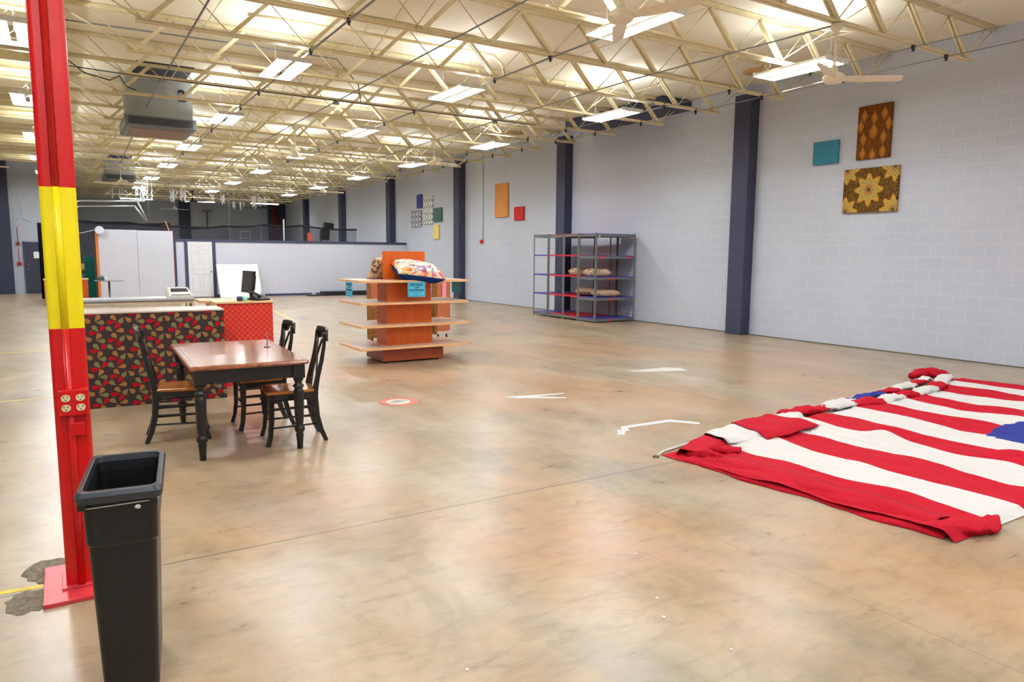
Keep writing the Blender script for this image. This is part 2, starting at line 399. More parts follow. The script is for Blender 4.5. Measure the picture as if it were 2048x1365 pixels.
# ---------------------------------------------------------------- light fixtures
def tray(m):
    pass
def fixture(label, group, loc, banks=(-.14, .14), L=1.18):
    t = thing('fluorescent_fixture', label, 'ceiling light', loc, group=group)
    for bx in banks:
        m = MB(); w = .105
        vs = [(bx-w, -L/2, 0), (bx-.05, -L/2, .045), (bx+.05, -L/2, .045), (bx+w, -L/2, 0)]
        vs += [(x, L/2, z) for x, _, z in vs] + [(x, y, z+.006) for x, y, z in vs] + [(x, L/2, z+.006) for x, _, z in vs]
        m.add(vs, [(0,1,5,4),(1,2,6,5),(2,3,7,6),(8,12,13,9),(9,13,14,10),(10,14,15,11),(0,4,12,8),(3,11,15,7),(0,8,9,1),(1,9,10,2),(2,10,11,3),(4,5,13,12),(5,6,14,13),(6,7,15,14)])
        m.build('reflector', REFL, t)
        for tx in (bx-.05, bx+.05):
            m = MB(); m.sweep([(tx, -L/2+.02, .0), (tx, L/2-.02, .0)], .015, n=10); m.build('tube', TUBE, t)
    for e0 in (-L/2-.03, L/2):
        m = MB(); m.box(banks[0]-.1, banks[-1]+.1, e0, e0+.03, -.012, .05); m.build('end_plate', REFL, t)
    m = MB()
    for sy in (-1, 1):
        for s in (-1, 1): m.sweep([(0, sy*.5, .16), (s*.13, sy*.5, .045)], .002, n=4)
        m.sweep([(0, sy*.5, .16), (0, sy*.5, 4.9-loc[2])], .002, n=4)
    m.build('hanging_wire', CONDUIT, t)
    return t
def lamp(x, y, z, w, l, e):
    d = bpy.data.lights.new('tube_light', 'AREA'); d.shape = 'RECTANGLE'; d.size = w; d.size_y = l; d.energy = e; d.color = (.93, 1, 1.09)
    o = bpy.data.objects.new('tube_light', d); COL.objects.link(o); o.location = (x, y, z)
    u = bpy.data.lights.new('tube_glow', 'AREA'); u.shape = 'RECTANGLE'; u.size = .05; u.size_y = l; u.energy = e*.28; u.color = (.95, 1, 1.05)
    o = bpy.data.objects.new('tube_glow', u); COL.objects.link(o); o.location = (x, y, z+.09); o.rotation_euler = (PI, 0, 0)
E0 = 80
rows = {'nearest the red column': (2.95, -1), 'down the middle of the hall': (5.8, 0), 'beside the block wall': (9.15, 1)}
first = None
for rn, (x, _) in rows.items():
    for i in range(7):
        y = 6.35+4.66*i
        if x == 2.95 and i == 0: y_ = y
        _pos = ['above the flag end of the room', 'over the dining table', 'over the shelf display', 'level with the tall wall hangings', 'level with the small square hangings', 'just in front of the partition', 'just behind the partition'][i]
        lab = 'lit tube fixture, %s back in the row %s' % (ORD[i], rn)
        y = 6.62 if (i == 0 and x == 5.8) else (6.85 if i == 0 and x == 9.15 else y)
        loc = (x+random.uniform(-.03, .03), y, 4.28)
        if first is None: first = fixture(lab, 'lit tube fixtures in three long rows', loc); f = first
        else:
            f = copy_tree(first); f.location = loc; tag(f, lab, 'ceiling light', 'lit tube fixtures in three long rows')
        if i < 3:
            lamp(loc[0]-.14, y, 4.30, .13, 1.1, E0/2); lamp(loc[0]+.14, y, 4.30, .13, 1.1, E0/2)
        else: lamp(loc[0], y, 4.30, .34, 1.1, E0)
for i, y in enumerate((11.1, 15.75, 20.5, 25.2, 29.8)):
    f = copy_tree(first); f.location = (-.36, y, 4.28); tag(f, 'lit tube fixture over the aisle beyond the red column, %s back' % ORD[i], 'ceiling light', 'lit tube fixtures over the side aisle')
    lamp(-.36, y, 4.30, .34, 1.1, E0)
for i, (x, y) in enumerate(((3.35, 41), (6.3, 41), (9.5, 40.5))):
    t = thing('strip_light', 'long lit strip light hanging over the netted court, ' + ('nearest the red column', 'middle one', 'nearest the block wall')[i], 'ceiling light', (x, y, 4.22), group='strip lights over the court')
    m = MB(); m.box(-.75, .75, -.07, .07, .02, .06); m.build('housing', REFL, t)
    for s in (-.035, .035):
        m = MB(); m.sweep([(-.72, s, 0), (.72, s, 0)], .018, n=8); m.build('tube', TUBE, t)
    lamp(x, y, 4.225, 1.4, .12, E0*.8)
# lamps of the same kind further left and behind the camera, outside the frame; two along the column line added to brighten the column face
for x, y in ((-4.5, 6), (-4.5, 13), (-4.5, 20), (-4.5, 27), (2.95, 1.7), (5.8, 1.7), (9.15, 1.7), (-.4, 6.3), (-.36, 1.75), (-.36, -2.9), (2.95,-2.5), (5.8,-2.5), (9.15,-2.5), (-4.5,-1)):
    f = copy_tree(first); f.location = (x, y, 4.28); tag(f, 'lit tube fixture outside the row seen in the picture', 'ceiling light', 'lit tube fixtures out of view'); lamp(x, y, 4.30, .34, 1.1, E0*(.65 if y < 2 and 2 < x < 6 else 1))

# ---------------------------------------------------------------- ceiling fans
def fan(label, x, y, zm, zh, rot, mat=CREAM2, R_=.80, gname='cream ceiling fans'):
    t = thing('ceiling_fan', label, 'ceiling fan', (x, y, zh), rot, gname)
    m = MB(); m.lathe([(.02, zm-zh-.1), (.07, zm-zh-.06), (.075, zm-zh-.01), (.06, zm-zh)], n=20); m.build('canopy', mat, t)
    m = MB(); m.sweep([(0, 0, .08), (0, 0, zm-zh-.08)], .014, n=8); m.lathe([(.05, .06), (.045, .1), (.02, .16)], n=16); m.build('rod', mat, t)
    m = MB(); m.lathe([(.03, -.06), (.1, -.055), (.125, -.03), (.13, 0), (.12, .03), (.07, .06), (.05, .07)], n=24); m.build('motor', mat, t)
    for k in range(3):
        a = 2*PI*k/3; m = MB(); mt = Matrix.Rotation(a, 4, 'Z')
        prof = [(.11, .04), (.2, .05), (.26, .075), (.45, .07), (R_-.06, .06), (R_, .045), (R_+.015, .02)]
        vs = []; n = len(prof)
        for z in (0, .005):
            for s in (-1, 1):
                for q, (rr, hw) in enumerate(prof): vs.append(mt @ Vector((rr, s*hw, z-s*.02-.01-.0*rr)))
        fs = []
        for q in range(n-1):
            fs += [(q, q+1, n+q+1, n+q), (2*n+q, 3*n+q, 3*n+q+1, 2*n+q+1), (q, 2*n+q, 2*n+q+1, q+1), (n+q, n+q+1, 3*n+q+1, 3*n+q)]
        fs += [(0, n, 3*n, 2*n), (n-1, 3*n-1, 4*n-1, 2*n-1)]
        m.add(vs, fs); m.build('blade', mat, t)
    return t
fan('cream three-blade ceiling fan high beside the block wall above the wall hangings', 8.17, 5.62, 4.44, 3.80, -.62)
fan('cream ceiling fan with big motor at the top edge, between two lit fixtures', 4.75, 5.62, 4.44, 3.93, .9)
fan('cream ceiling fan hanging mid hall above the partition', 4.60, 16.6, 4.44, 3.81, .2)
fan('cream ceiling fan in front of the block wall hangings, above the blue and lattice squares', 8.06, 16.6, 4.44, 3.89, .3)
fan('cream ceiling fan just right of the column, below the far heater unit', 1.77, 26.9, 4.44, 3.84, 2.75)
fan('cream ceiling fan above the white door in the partition', 4.70, 26.4, 4.44, 3.80, 2.75)
fan('cream ceiling fan above the far end of the partition by the wall', 8.3, 26.4, 4.44, 3.86, .1)
fan('pale ceiling fan hanging over the netted court near the navy far pilaster', 5.2, 42, 4.44, 3.85, .4, plain('pale_green_enamel', (176,196,190), .4))
fan('black ceiling fan over the netted court nearer the red column', 5.3, 36.5, 4.44, 3.95, 1.2, BLACKM)
fan('black ceiling fan over the netted court by the strip light', 8.6, 37.5, 4.44, 3.85, .5, BLACKM)
fan('cream fan blade end seen at the left edge over the aisle', -2.15, 30.0, 4.7, 4.42, .1)

# ---------------------------------------------------------------- heater units on the roof
def unit(label, x0, x1, y, zb, zt, dz):
    t = thing('heater_unit', label, 'ventilation unit', ((x0+x1)/2, y, zb)); w = (x1-x0)/2; h = zt-zb
    m = MB(); vs = []
    for z, e in ((0, -.07), (h, 0)):
        for x, yy in ((-w-e, 0-e), (w+e, 0-e), (w+e, 1.0+e), (-w-e, 1.0+e)): vs.append((x, yy, z))
    vs = [(-w+.04, .04, 0), (w-.04, .04, 0), (w-.04, 1.41, 0), (-w+.04, 1.41, 0), (-w, 0, .03), (w, 0, .03), (w, 1.45, .03), (-w, 1.45, .03), (-w, 0, h), (w, 0, h), (w, 1.45, h), (-w, 1.45, h)]
    m.add(vs, [(3,2,1,0),(0,1,5,4),(1,2,6,5),(2,3,7,6),(3,0,4,7),(4,5,9,8),(5,6,10,9),(6,7,11,10),(7,4,8,11),(8,9,10,11)])
    m.build('body', UNITG, t)
    m = MB(); m.box(-w+.06, w-.06, -.008, .002, .055, h-.03)
    for i in range(40):
        x = -w+.07+(2*w-.14)*i/39; m.box(x-.0035, x+.0035, -.016, 0, .055, h-.03, 1)
    m.build('grille', [GRILLE, UNITG], t)
    m = MB(); m.box(-w+.12, w-.12, .14, 1.3, -.012, .002); m.build('filter_panel', plain('tan_filter', (150,130,118), .7), t)
    m = MB(); m.box(-w+.06, w-.02, .25, 1.0, h, 5.03-zb); d = m.build('duct', GALV, t)
    m = MB(); m.box(-w+.18, w-.12, -.85, .24, 5.02-zb, 5.029-zb); m.build('roof_opening', plain('dark_opening', (44,44,50), .8), t)
    return t
u = unit('grey ceiling heater unit with black grille and galvanised duct marked 2', 1.16, 2.42, 15.75, 3.99, 4.21, 0)
text('lettering', '2', .3, INK, u, (.42, .235, .70), (PI/2, 0, 0), .012)
unit('far grey ceiling heater unit behind the fan, further down the hall', 1.45, 2.5, 30.4, 4.2, 4.42, 0)
m = MB()
for k in range(2):
    pts = []
    for i in range(18):
        a = 2*PI*i/18; rr = .2+.1*random.random(); pts.append((3.2+k*.55+rr*1.3*math.cos(a), 14.4+rr*math.sin(a)))
    m.prism(pts, 5.02-.004*k-.006, 5.031)
tag(m.build('damaged_patch', plain('bare_brown_patch', (176,128,84), .8, var=.3)), 'torn brown patch in the deck above the second tube fixture', 'ceiling damage')
m = MB(); m.lathe([(.34, 5.022), (.34, 5.031)], 11.2, 9.2, n=24); tag(m.build('round_patch', plain('tan_patch', (214,172,122), .8)), 'round tan patch on the deck beside the navy pilaster top', 'ceiling patch')
m = MB(); m.lathe([(.34, 5.022), (.34, 5.031)], 11.0, 17.6, n=24); tag(m.build('round_patch', plain('tan_patch_two', (204,172,112), .8)), 'round tan patch on the deck behind the navy duct', 'ceiling patch')

# ---------------------------------------------------------------- red and yellow column
c = thing('steel_column', 'red steel column with a wide yellow band, standing beside the black bin', 'column', (0, 3.93, 0))
def colseg(z0, z1, mat, name='shaft', lab=None):
    m = MB()
    # rounded square section with flanges
    k = .072; r = .02; P = []
    for cx, cy, a0 in ((k-r, k-r, 0), (-k+r, k-r, PI/2), (-k+r, -k+r, PI), (k-r, -k+r, 1.5*PI)):
        for i in range(5): a = a0+i*PI/8; P.append((cx+r*math.cos(a), cy+r*math.sin(a)))
    m.prism(P, z0, z1)
    for i in range(len(m.sm)): m.sm[i] = False
    o = m.build(name, mat, c)
    if lab: o['label'] = lab
    m = MB(); m.sweep([(-.008, -.082, z0), (-.008, -.082, z1)], .016, n=12); p = m.build('conduit', mat, o)
    return o
colseg(0.02, 1.26, REDP, lab='lower red part of the shaft'); colseg(1.26, 1.901, YELP, lab='yellow painted band'); colseg(1.901, 4.72, REDP, lab='upper red part of the shaft')
m = MB(); m.box(-.165, .1, -.22, .24, 0, .02); m.box(-.09, .09, -.1, .1, .02, .03); m.build('base_plate', plain('worn_red_plate', (216,60,68), .35, var=.12, scale=20), c, .003)
b = thing('outlet_box', 'red box with four cream sockets fixed to the red column', 'electrical outlet', (.004, 3.93, .92))
m = MB(); m.box(-.058, .062, -.115, -.074, -.062, .06); bx = m.build('box', REDP, b, .004)
for sx in (-.028, .030):
    for sz in (-.024, .022):
        m = MB(); pts = [(sx+.0195*math.cos(a)*(1 if abs(math.cos(a)) < .9 else .95), sz+.0165*math.sin(a)) for a in [2*PI*i/20 for i in range(20)]]
        mt = Matrix(((1,0,0,0),(0,0,1,0),(0,1,0,0),(0,0,0,1))); m.prism(pts, -.1185, -.1145, 0, mt)
        s_ = m.build('socket', IVORY, b)
        m = MB(); m.box(sx-.010, sx-.007, -.1195, -.118, sz+.001, sz+.009); m.box(sx+.006, sx+.009, -.1195, -.118, sz+.001, sz+.009); m.box(sx-.003, sx+.002, -.1195, -.118, sz-.011, sz-.006)
        m.build('slot', INK, s_)
for sx in (-.05, .054):
    for sz in (-.054, .052):
        m = MB(); m.ball((sx, -.116, sz), .006); m.build('screw', REDP, b)
m = MB(); m.box(-.012, .04, -.11, -.07, -.16, -.098); m.build('conduit_stub', REDP, b, .003)

# ---------------------------------------------------------------- black bin
t = thing('waste_bin', 'tall narrow black plastic bin with open dark grey rim beside the column', 'trash can', (.152, 2.985, 0), -.13)
def rrect(hx, hy, r, n=5):
    P = []
    for cx, cy, a0 in ((hx-r, hy-r, 0), (-hx+r, hy-r, PI/2), (-hx+r, -hy+r, PI), (hx-r, -hy+r, 1.5*PI)):
        for i in range(n): a = a0+i*PI/2/(n-1); P.append((cx+r*math.cos(a), cy+r*math.sin(a)))
    return P
def loft(m, rings, mi=0, smooth=False, capb=True, capt=True):
    n = len(rings[0][1]); vs = [(x, y, z) for z, P in rings for x, y in P]
    fs = [(i*n+j, i*n+(j+1) % n, (i+1)*n+(j+1) % n, (i+1)*n+j) for i in range(len(rings)-1) for j in range(n)]
    if capb: fs.append(tuple(reversed(range(n))))
    if capt: fs.append(tuple((len(rings)-1)*n+j for j in range(n)))
    m.add(vs, fs, mi, smooth)
m = MB()
loft(m, [(0, rrect(.085, .19, .03)), (.02, rrect(.09, .195, .03)), (.59, rrect(.108, .222, .03)), (.60, rrect(.113, .228, .03)), (.77, rrect(.118, .236, .03)), (.785, rrect(.112, .23, .03)), (.74, rrect(.107, .225, .03)), (.03, rrect(.08, .18, .03))], capb=True, capt=True)
m.build('body', BLKPL, t, fix=False)
m = MB()
loft(m, [(.757, rrect(.12, .238, .03)), (.757, rrect(.133, .254, .025)), (.782, rrect(.137, .259, .025)), (.80, rrect(.130, .251, .03)), (.80, rrect(.114, .233, .03)), (.775, rrect(.110, .228, .03)), (.757, rrect(.12, .238, .03))], capb=False, capt=False)
m.build('rim', RIMPL, t, .002, fix=True)
for sx in (-.115, .105):
    m = MB(); m.box(sx-.012, sx+.012, -.255, -.24, .737, .76); m.build('clip', BLKPL, t, .002)
m = MB(); P = rrect(.121, .24, .03); m.sweep([(x, y, .742+.004*x/.13) for x, y in P]+[(P[0][0], P[0][1], .742)], .0022, n=6); m.build('string', plain('white_string', (200,198,190), .8), t)
m = MB()
for k in range(5): m.ball((.055+random.uniform(-.012, .012), -.245, .725+random.uniform(-.008, .008)), .006)
m.build('knot', plain('white_string_knot', (206,204,196), .8), t)

# ---------------------------------------------------------------- dining table
t = thing('dining_table', 'dining table with glossy brown top and black turned legs', 'table', (1.24, 6.573, 0), -.034)
m = MB(); hx, hy = .452, .805
loft(m, [(.712, rrect(hx-.02, hy-.02, .02)), (.716, rrect(hx-.004, hy-.004, .022)), (.73, rrect(hx, hy, .022)), (.742, rrect(hx-.006, hy-.006, .02)), (.748, rrect(hx-.02, hy-.02, .02))])
tt = m.build('tabletop', TABW, t)
m = MB()
for a in ((-hx+.03, hx-.03, -hy+.042, -hy+.046), (-hx+.03, hx-.03, hy-.046, hy-.042), (-hx+.042, -hx+.046, -hy+.03, hy-.03), (hx-.046, hx-.042, -hy+.03, hy-.03)): m.box(a[0], a[1], a[2], a[3], .7478, .7486)
m.build('inlay_groove', plain('dark_groove', (70,36,20), .3), tt)
m = MB(); m.box(-hx+.07, hx-.07, -hy+.065, -hy+.085, .6, .712); m.box(-hx+.07, hx-.07, hy-.085, hy-.065, .6, .712); m.box(-hx+.065, -hx+.085, -hy+.07, hy-.07, .6, .712); m.box(hx-.085, hx-.065, -hy+.07, hy-.07, .6, .712)
m.build('apron', BLACKW, t)
prof = [(.024, 0), (.026, .06), (.030, .105), (.034, .12), (.026, .13), (.040, .15), (.044, .165), (.040, .185), (.028, .2), (.032, .215), (.036, .26), (.040, .38), (.042, .48), (.036, .5), (.030, .508), (.044, .52), (.044, .532), (.030, .545), (.028, .56), (.038, .575), (.042, .585), (.034, .6)]
for sx in (-1, 1):
    for sy in (-1, 1):
        lx, ly = sx*(hx-.078), sy*(hy-.078)
        m = MB(); m.lathe(prof, lx, ly, 18); m.box(lx-.045, lx+.045, ly-.045, ly+.045, .598, .712); m.build('leg', BLACKW, t)
t = thing('paper_spike', 'thin metal receipt spike standing on the dining table', 'receipt spike', (1.555, 6.72, .7486))
m = MB(); m.lathe([(.03, 0), (.03, .006), (.01, .01), (.004, .012)], n=16); m.build('base', GREYST, t)
m = MB(); m.sweep([(0, 0, .008), (0, 0, .14)], [.005, .003], n=6); m.build('rod', GREYST, t)

# ---------------------------------------------------------------- chairs
def make_chair(label):
    t = thing('dining_chair', label, 'chair', group='black chairs with wooden seats at the dining table')
    # seat front +x
    m = MB(); P = [(.215, -.2), (.225, -.1), (.228, 0), (.225, .1), (.215, .2), (.06, .205), (-.17, .175), (-.19, .12), (-.19, -.12), (-.17, -.175), (.06, -.205)]
    P2 = [(x*.97, y*.97) for x, y in P]
    loft(m, [(.435, P2), (.44, P), (.455, P), (.461, P2)]); m.build('seat', SEATW, t)
    m = MB(); m.box(-.16, .19, -.178, -.16, .385, .436); m.box(-.16, .19, .16, .178, .385, .436); m.box(.175, .193, -.17, .17, .385, .436); m.box(-.17, -.15, -.15, .15, .385, .436)
    m.build('seat_rail', BLACKW, t)
    for s in (-1, 1):
        m = MB(); m.sweep([(.222, s*.205, 0), (.2, s*.195, .08), (.187, s*.182, .2), (.185, s*.175, .36), (.185, s*.172, .44)], [.016, .015, .016, .019, .02], n=4)
        m.build('leg', BLACKW, t)
        m = MB(); m.sweep([(-.265, s*.165, 0), (-.225, s*.158, .1), (-.195, s*.155, .22), (-.182, s*.155, .38), (-.185, s*.155, .46), (-.205, s*.158, .56), (-.24, s*.165, .7), (-.262, s*.165, .82), (-.272, s*.16, .93)], [.014, .016, .018, .02, .02, .018, .016, .015, .013], [.017, .02, .022, .024, .024, .02, .017, .015, .013], n=4)
        m.build('back_leg', BLACKW, t)
        for z in (.15, .23, .31):
            m = MB(); m.sweep([(.19, s*.185, z), (-.2+.02*(z-.2), s*.157, z+.004)], .008, n=8); m.build('stretcher', BLACKW, t)
        m = MB()
        pts = []
        for i in range(9):
            u = i/8; pts.append((-.196-.066*u, s*(.14-.245*u+.0*u), .53+.35*u+.0))
        m.sweep(pts, [.009]*9, [.012]*9, n=6); m.build('cross_slat', BLACKW, t)
    m = MB(); m.sweep([(.19, -.185, .25), (.19, .185, .25)], .009, n=8); m.build('stretcher', BLACKW, t)
    m = MB(); m.sweep([(-.2, -.155, .27), (-.2, .155, .27)], .009, n=8); m.build('stretcher', BLACKW, t)
    # crest rail: curved plate with rounded ears
    m = MB(); nseg = 20; fr = []; bk = []
    for i in range(nseg+1):
        u = -1+2*i/nseg; y = .212*u; xo = -.275-.035*(1-u*u); a = abs(u)
        topz = .965+.008*(1-a**2) - (.05*max(0, (a-.86)/.14)**2)
        lowz = .862 + .062*max(0, 1-(a/.62)**2) + (.035*max(0, (a-.82)/.18)**2)
        if a > .99: topz = .925; lowz = .895
        fr += [(xo+.011, y, lowz), (xo+.013, y, (lowz+topz)/2), (xo+.008, y, topz)]; bk += [(xo-.011, y, lowz), (xo-.011, y, (lowz+topz)/2), (xo-.016, y, topz)]
    n3 = 3; vs = fr+bk; O = len(fr); fs = []
    for i in range(nseg):
        for k in range(2):
            a0 = i*3+k; fs += [(a0, a0+3, a0+4, a0+1), (O+a0, O+a0+1, O+a0+4, O+a0+3)]
        a0 = i*3; fs += [(a0, O+a0, O+a0+3, a0+3), (a0+2, a0+5, O+a0+5, O+a0+2)]
    fs += [(0, 1, O+1, O), (1, 2, O+2, O+1), (nseg*3, O+nseg*3, O+nseg*3+1, nseg*3+1), (nseg*3+1, O+nseg*3+1, O+nseg*3+2, nseg*3+2)]
    m.add(vs, fs, 0, True); m.build('crest_rail', BLACKW, t, .002)
    return t
ch = make_chair('black chair with wooden seat, back turned to the patterned counter side, facing across the table')
ch.location = (.80, 6.745, 0); ch.rotation_euler = (0, 0, -.12)
ch['label'] = 'black cross-back chair standing alone on the bin side of the table'
c2 = copy_tree(ch); c2.location = (1.61, 6.17, 0); c2.rotation_euler = (0, 0, PI-.11); c2['label'] = 'black cross-back chair nearer the camera of the two on the shelf-display side'
c3 = copy_tree(ch); c3.location = (1.51, 6.86, 0); c3.rotation_euler = (0, 0, PI-.02); c3['label'] = 'black cross-back chair behind the other one, by the red counter'

# ---------------------------------------------------------------- petal-patterned counter
PX, PZ = .366, .188
def petal(tip, head, r):
    tx, tz = tip; hx_, hz_ = head; dx, dz = hx_-tx, hz_-tz; L = math.hypot(dx, dz); dx /= L; dz /= L; nx, nz = -dz, dx
    P = [(tx, tz)]
    for i in range(13):
        a = -PI/2-.15+ (PI+.3)*i/12
        P.append((hx_+r*(dx*math.cos(a)+nx*math.sin(a)), hz_+r*(dz*math.cos(a)+nz*math.sin(a))))
    return P
MOT = [(((520,320),(546,282)),1),(((523,326),(572,328)),0),(((692,322),(632,328)),2),(((690,315),(662,285)),1),(((750,282),(724,318)),0),(((757,282),(788,314)),1),(((545,405),(512,368)),0),(((550,405),(580,370)),2),(((545,412),(485,412)),2),(((668,388),(700,350)),2),(((675,405),(724,398)),1),(((655,405),(622,378)),0)]
MOT = [(((520,320),(546,282)),1),(((523,326),(572,328)),0),(((690,325),(630,328)),2),(((690,315),(662,285)),1),(((748,286),(724,320)),0),(((757,286),(788,314)),1),(((545,405),(512,368)),0),(((551,405),(578,372)),2),(((545,412),(485,412)),2),(((668,388),(700,352)),2),(((675,405),(724,398)),1),(((655,405),(622,378)),0)]
t = thing('reception_counter', 'charcoal counter covered in a red, olive and ochre petal fabric', 'counter', (0, 8.38, 0), -.035)
m = MB(); X0, X1, Z0, Z1 = -.02, 1.475, .0, .975
m.box(X0, X1, 0, .56, 0, Z1, 0)
cell = random.Random(3)
for ix in range(-1, 6):
    for iz in range(-1, 7):
        for (tip, head), ci in MOT:
            cv = lambda p: (.142+(p[0]-430)/322*PX+(ix-1)*PX, .985-(p[1]-250)/152*PZ-iz*PZ+.0)
            P = petal(cv(tip), cv(head), .0246)
            xs = [p[0] for p in P]; zs = [p[1] for p in P]
            if max(xs) < X0+.004 or min(xs) > X1-.004 or max(zs) < Z0+.004 or min(zs) > Z1-.004: continue
            P = [(min(max(x, X0+.001), X1-.001), min(max(z, .002), Z1-.001)) for x, z in P]
            m.add([(x, -.0015, z) for x, z in P], [tuple(range(len(P)))], 1+ci)
m.build('body', [CHAR, OLIVE, OCHRE, PETR], t, fix=False)
m = MB(); m.box(X0-.0, X1+.005, -.006, .566, Z1, .992); m.build('countertop', LAM, t, .003)

# red lattice counter and its side return
t_ = NT('red_lattice_upholstery'); v = t_.coord(); sp = t_.n('ShaderNodeSeparateXYZ'); t_.l(v, sp.inputs[0])
kx = 2*PI/.066; s1 = t_.math('ADD', t_.math('COSINE', t_.math('MULTIPLY', sp.outputs['X'], kx)), t_.math('COSINE', t_.math('MULTIPLY', sp.outputs['Z'], kx*.98)))
ln = t_.math('LESS_THAN', t_.math('ABSOLUTE', s1), .15)
t_.set(t_.mix(ln, lin((206,34,22)), lin((232,110,66))), .7); LATT = t_.mat
t = thing('side_counter', 'red lattice-fabric desk with pale wood top joined behind the patterned counter', 'counter', (1.5, 9.02, 0), -.02)
m = MB(); m.box(.02, .665, .006, .72, 0, 1.0); m.build('body', LATT, t)
m = MB(); m.box(0, .02, -.006, .74, 0, 1.005); m.box(.0, .675, -.01, .74, 1.0, 1.022); m.box(-.12, .0, .35, .8, .99, 1.022); m.build('desktop', MAPLE, t, .002)
# monitor, phone, cups on it
t = thing('computer_monitor', 'black flat monitor seen from the side on the red desk', 'monitor', (1.95, 9.4, 1.022), -1.44)
mt = Matrix.Rotation(-.12, 4, 'X')
m = MB(); m.box(-.19, .19, -.022, .012, .085, .36, 0, mt); m.box(-.12, .12, .012, .045, .13, .31, 0, mt); m.build('screen_housing', BLKPL, t, .004)
m = MB(); m.box(-.175, .175, -.0235, -.021, .1, .345, 0, mt); m.build('screen', plain('dark_screen', (70,66,60), .25, var=.02), t)
m = MB(); m.box(-.03, .03, .04, .07, .02, .26); m.lathe([(.1, 0), (.1, .01), (.03, .02)], 0, .05, 20); m.build('stand', BLKPL, t)
m = MB(); m.sweep([(.0, .05, .33), (.02, .1, .34), (.05, .15, .27), (.07, .18, .16)], [.012, .03, .025, .006], [.002, .003, .003, .002], n=8); m.build('paper', plain('curled_paper', (222,204,180), .7), t)
t = thing('desk_phone', 'black desk telephone behind the cups on the red desk', 'telephone', (2.06, 9.2, 1.022), .5)
m = MB(); m.add([(-.09,-.08,0),(.09,-.08,0),(.09,.08,0),(-.09,.08,0),(-.09,-.08,.02),(.09,-.08,.02),(.09,.08,.07),(-.09,.08,.07)], [(3,2,1,0),(0,1,5,4),(1,2,6,5),(2,3,7,6),(3,0,4,7),(4,5,6,7)]); m.build('base', BLKPL, t, .004)
m = MB(); m.sweep([(-.075,-.08,.045),(-.07,-.04,.075),(-.07,.03,.095),(-.075,.08,.09)], [.024,.015,.015,.024], n=8); m.build('handset', BLKPL, t)
m = MB(); m.sweep([(.0,-.07,.06),(.03,.0,.085),(.07,.07,.105)], [.006,.012,.006], [.002]*3, n=6); m.build('silver_strip', GREYST, t)
for x, mt_, lb in ((1.80, plain('navy_ceramic', (28,36,96), .3), 'navy mug on the red desk beside the monitor'), (1.86, plain('mint_plastic', (150,226,190), .4), 'mint green cup beside the navy mug')):
    m = MB(); m.lathe([(.026, 0), (.03, .002), (.031, .055), (.028, .055), (.026, .01)], n=18); o = m.build('mug' if x < 1.83 else 'cup', mt_); o.location = (x, 9.12, 1.022); tag(o, lb, 'mug' if x < 1.83 else 'cup')

# white counter behind with register
t = thing('service_counter', 'cream framed counter with grey top behind the petal-fabric counter', 'counter', (0, 11.3, 0))
m = MB(); m.box(-.02, 1.6, -.02, .5, .92, .95); m.build('countertop', plain('pale_grey_laminate', (190,194,200), .3), t, .003)
m = MB()
for x in (-.02, .63, 1.5): m.box(x, x+.06, 0, .05, 0, .87)
m.box(-.02, 1.6, -.01, .48, .87, .92); m.box(1.54, 1.6, 0, .48, 0, .9); m.build('frame', plain('cream_wood', (224,210,178), .5), t)
for x0, x1 in ((.05, .62), (.7, 1.42)):
    m = MB(); m.box(x0, x1, .015, .03, .02, .86); m.build('panel', plain('cream_panel', (232,224,200), .5), t)
m = MB(); m.box(-.02, 1.6, -.022, -.012, .905, .921); m.build('edge_strip', plain('grey_edge', (116,110,112), .4), t)
t = thing('cash_register', 'cream and black cash register on the grey-topped counter', 'cash register', (1.43, 11.5, .95), .05)
m = MB(); m.add([(-.16,-.16,0),(.16,-.16,0),(.16,.16,0),(-.16,.16,0),(-.16,-.16,.03),(.16,-.16,.03),(.13,.06,.13),(-.13,.06,.13),(.15,.16,.135),(-.15,.16,.135)], [(3,2,1,0),(0,1,5,4),(4,5,6,7),(7,6,8,9),(1,2,8,6,5),(2,3,9,8),(3,0,4,7,9)]); m.build('case', plain('cream_plastic', (214,216,200), .4), t, .006)
m = MB(); m.add([(-.12,-.055,.078),(.12,-.055,.078),(.11,.048,.128),(-.11,.048,.128)], [(0,1,2,3)]); m.build('display', BLKPL, t)
m = MB(); m.box(-.13, .13, -.155, -.09, .03, .05); m.build('keypad', plain('grey_keys', (150,150,150), .5), t, .004)
m = MB(); m.sweep([(-.03, .12, .12), (0, .12, .15), (.05, .12, .13)], [.02, .03, .02], [.002]*3, n=6); m.build('receipt_paper', WHITEP, t)

# ---------------------------------------------------------------- gondola shelf display
t = thing('shelf_display', 'orange veneer display stand with four pale shelves in mid floor', 'display stand', (4.40, 10.12, 0), .004)
m = MB(); m.box(-.49, .49, -.34, .34, .03, .225); m.build('plinth', ORWD, t, .002)
for cx, cy in ((-.42, -.27), (.42, -.27), (-.42, .27), (.42, .27)):
    m = MB(); m.sweep([(cx-.01, cy, .018), (cx+.01, cy, .018)], .018, n=12); m.build('caster', BLACKM, t)
zs_ = [.25, .575, .905, 1.225]
for i, z in enumerate(zs_):
    m = MB(); hx, hy = .87, .45
    m.box(-hx, hx, -hy, -hy+.02, z-.032, z+.002); m.box(-hx, hx, hy-.02, hy, z-.032, z+.002); m.box(-hx, -hx+.02, -hy+.02, hy-.02, z-.032, z+.002); m.box(hx-.02, hx, -hy+.02, hy-.02, z-.032, z+.002)
    m.box(-hx+.02, hx-.02, -hy+.02, hy-.02, z-.032, z, 1); m.build('shelf', [MAPLE, plain('pale_shelf_laminate', (206,178,158), .3)], t)
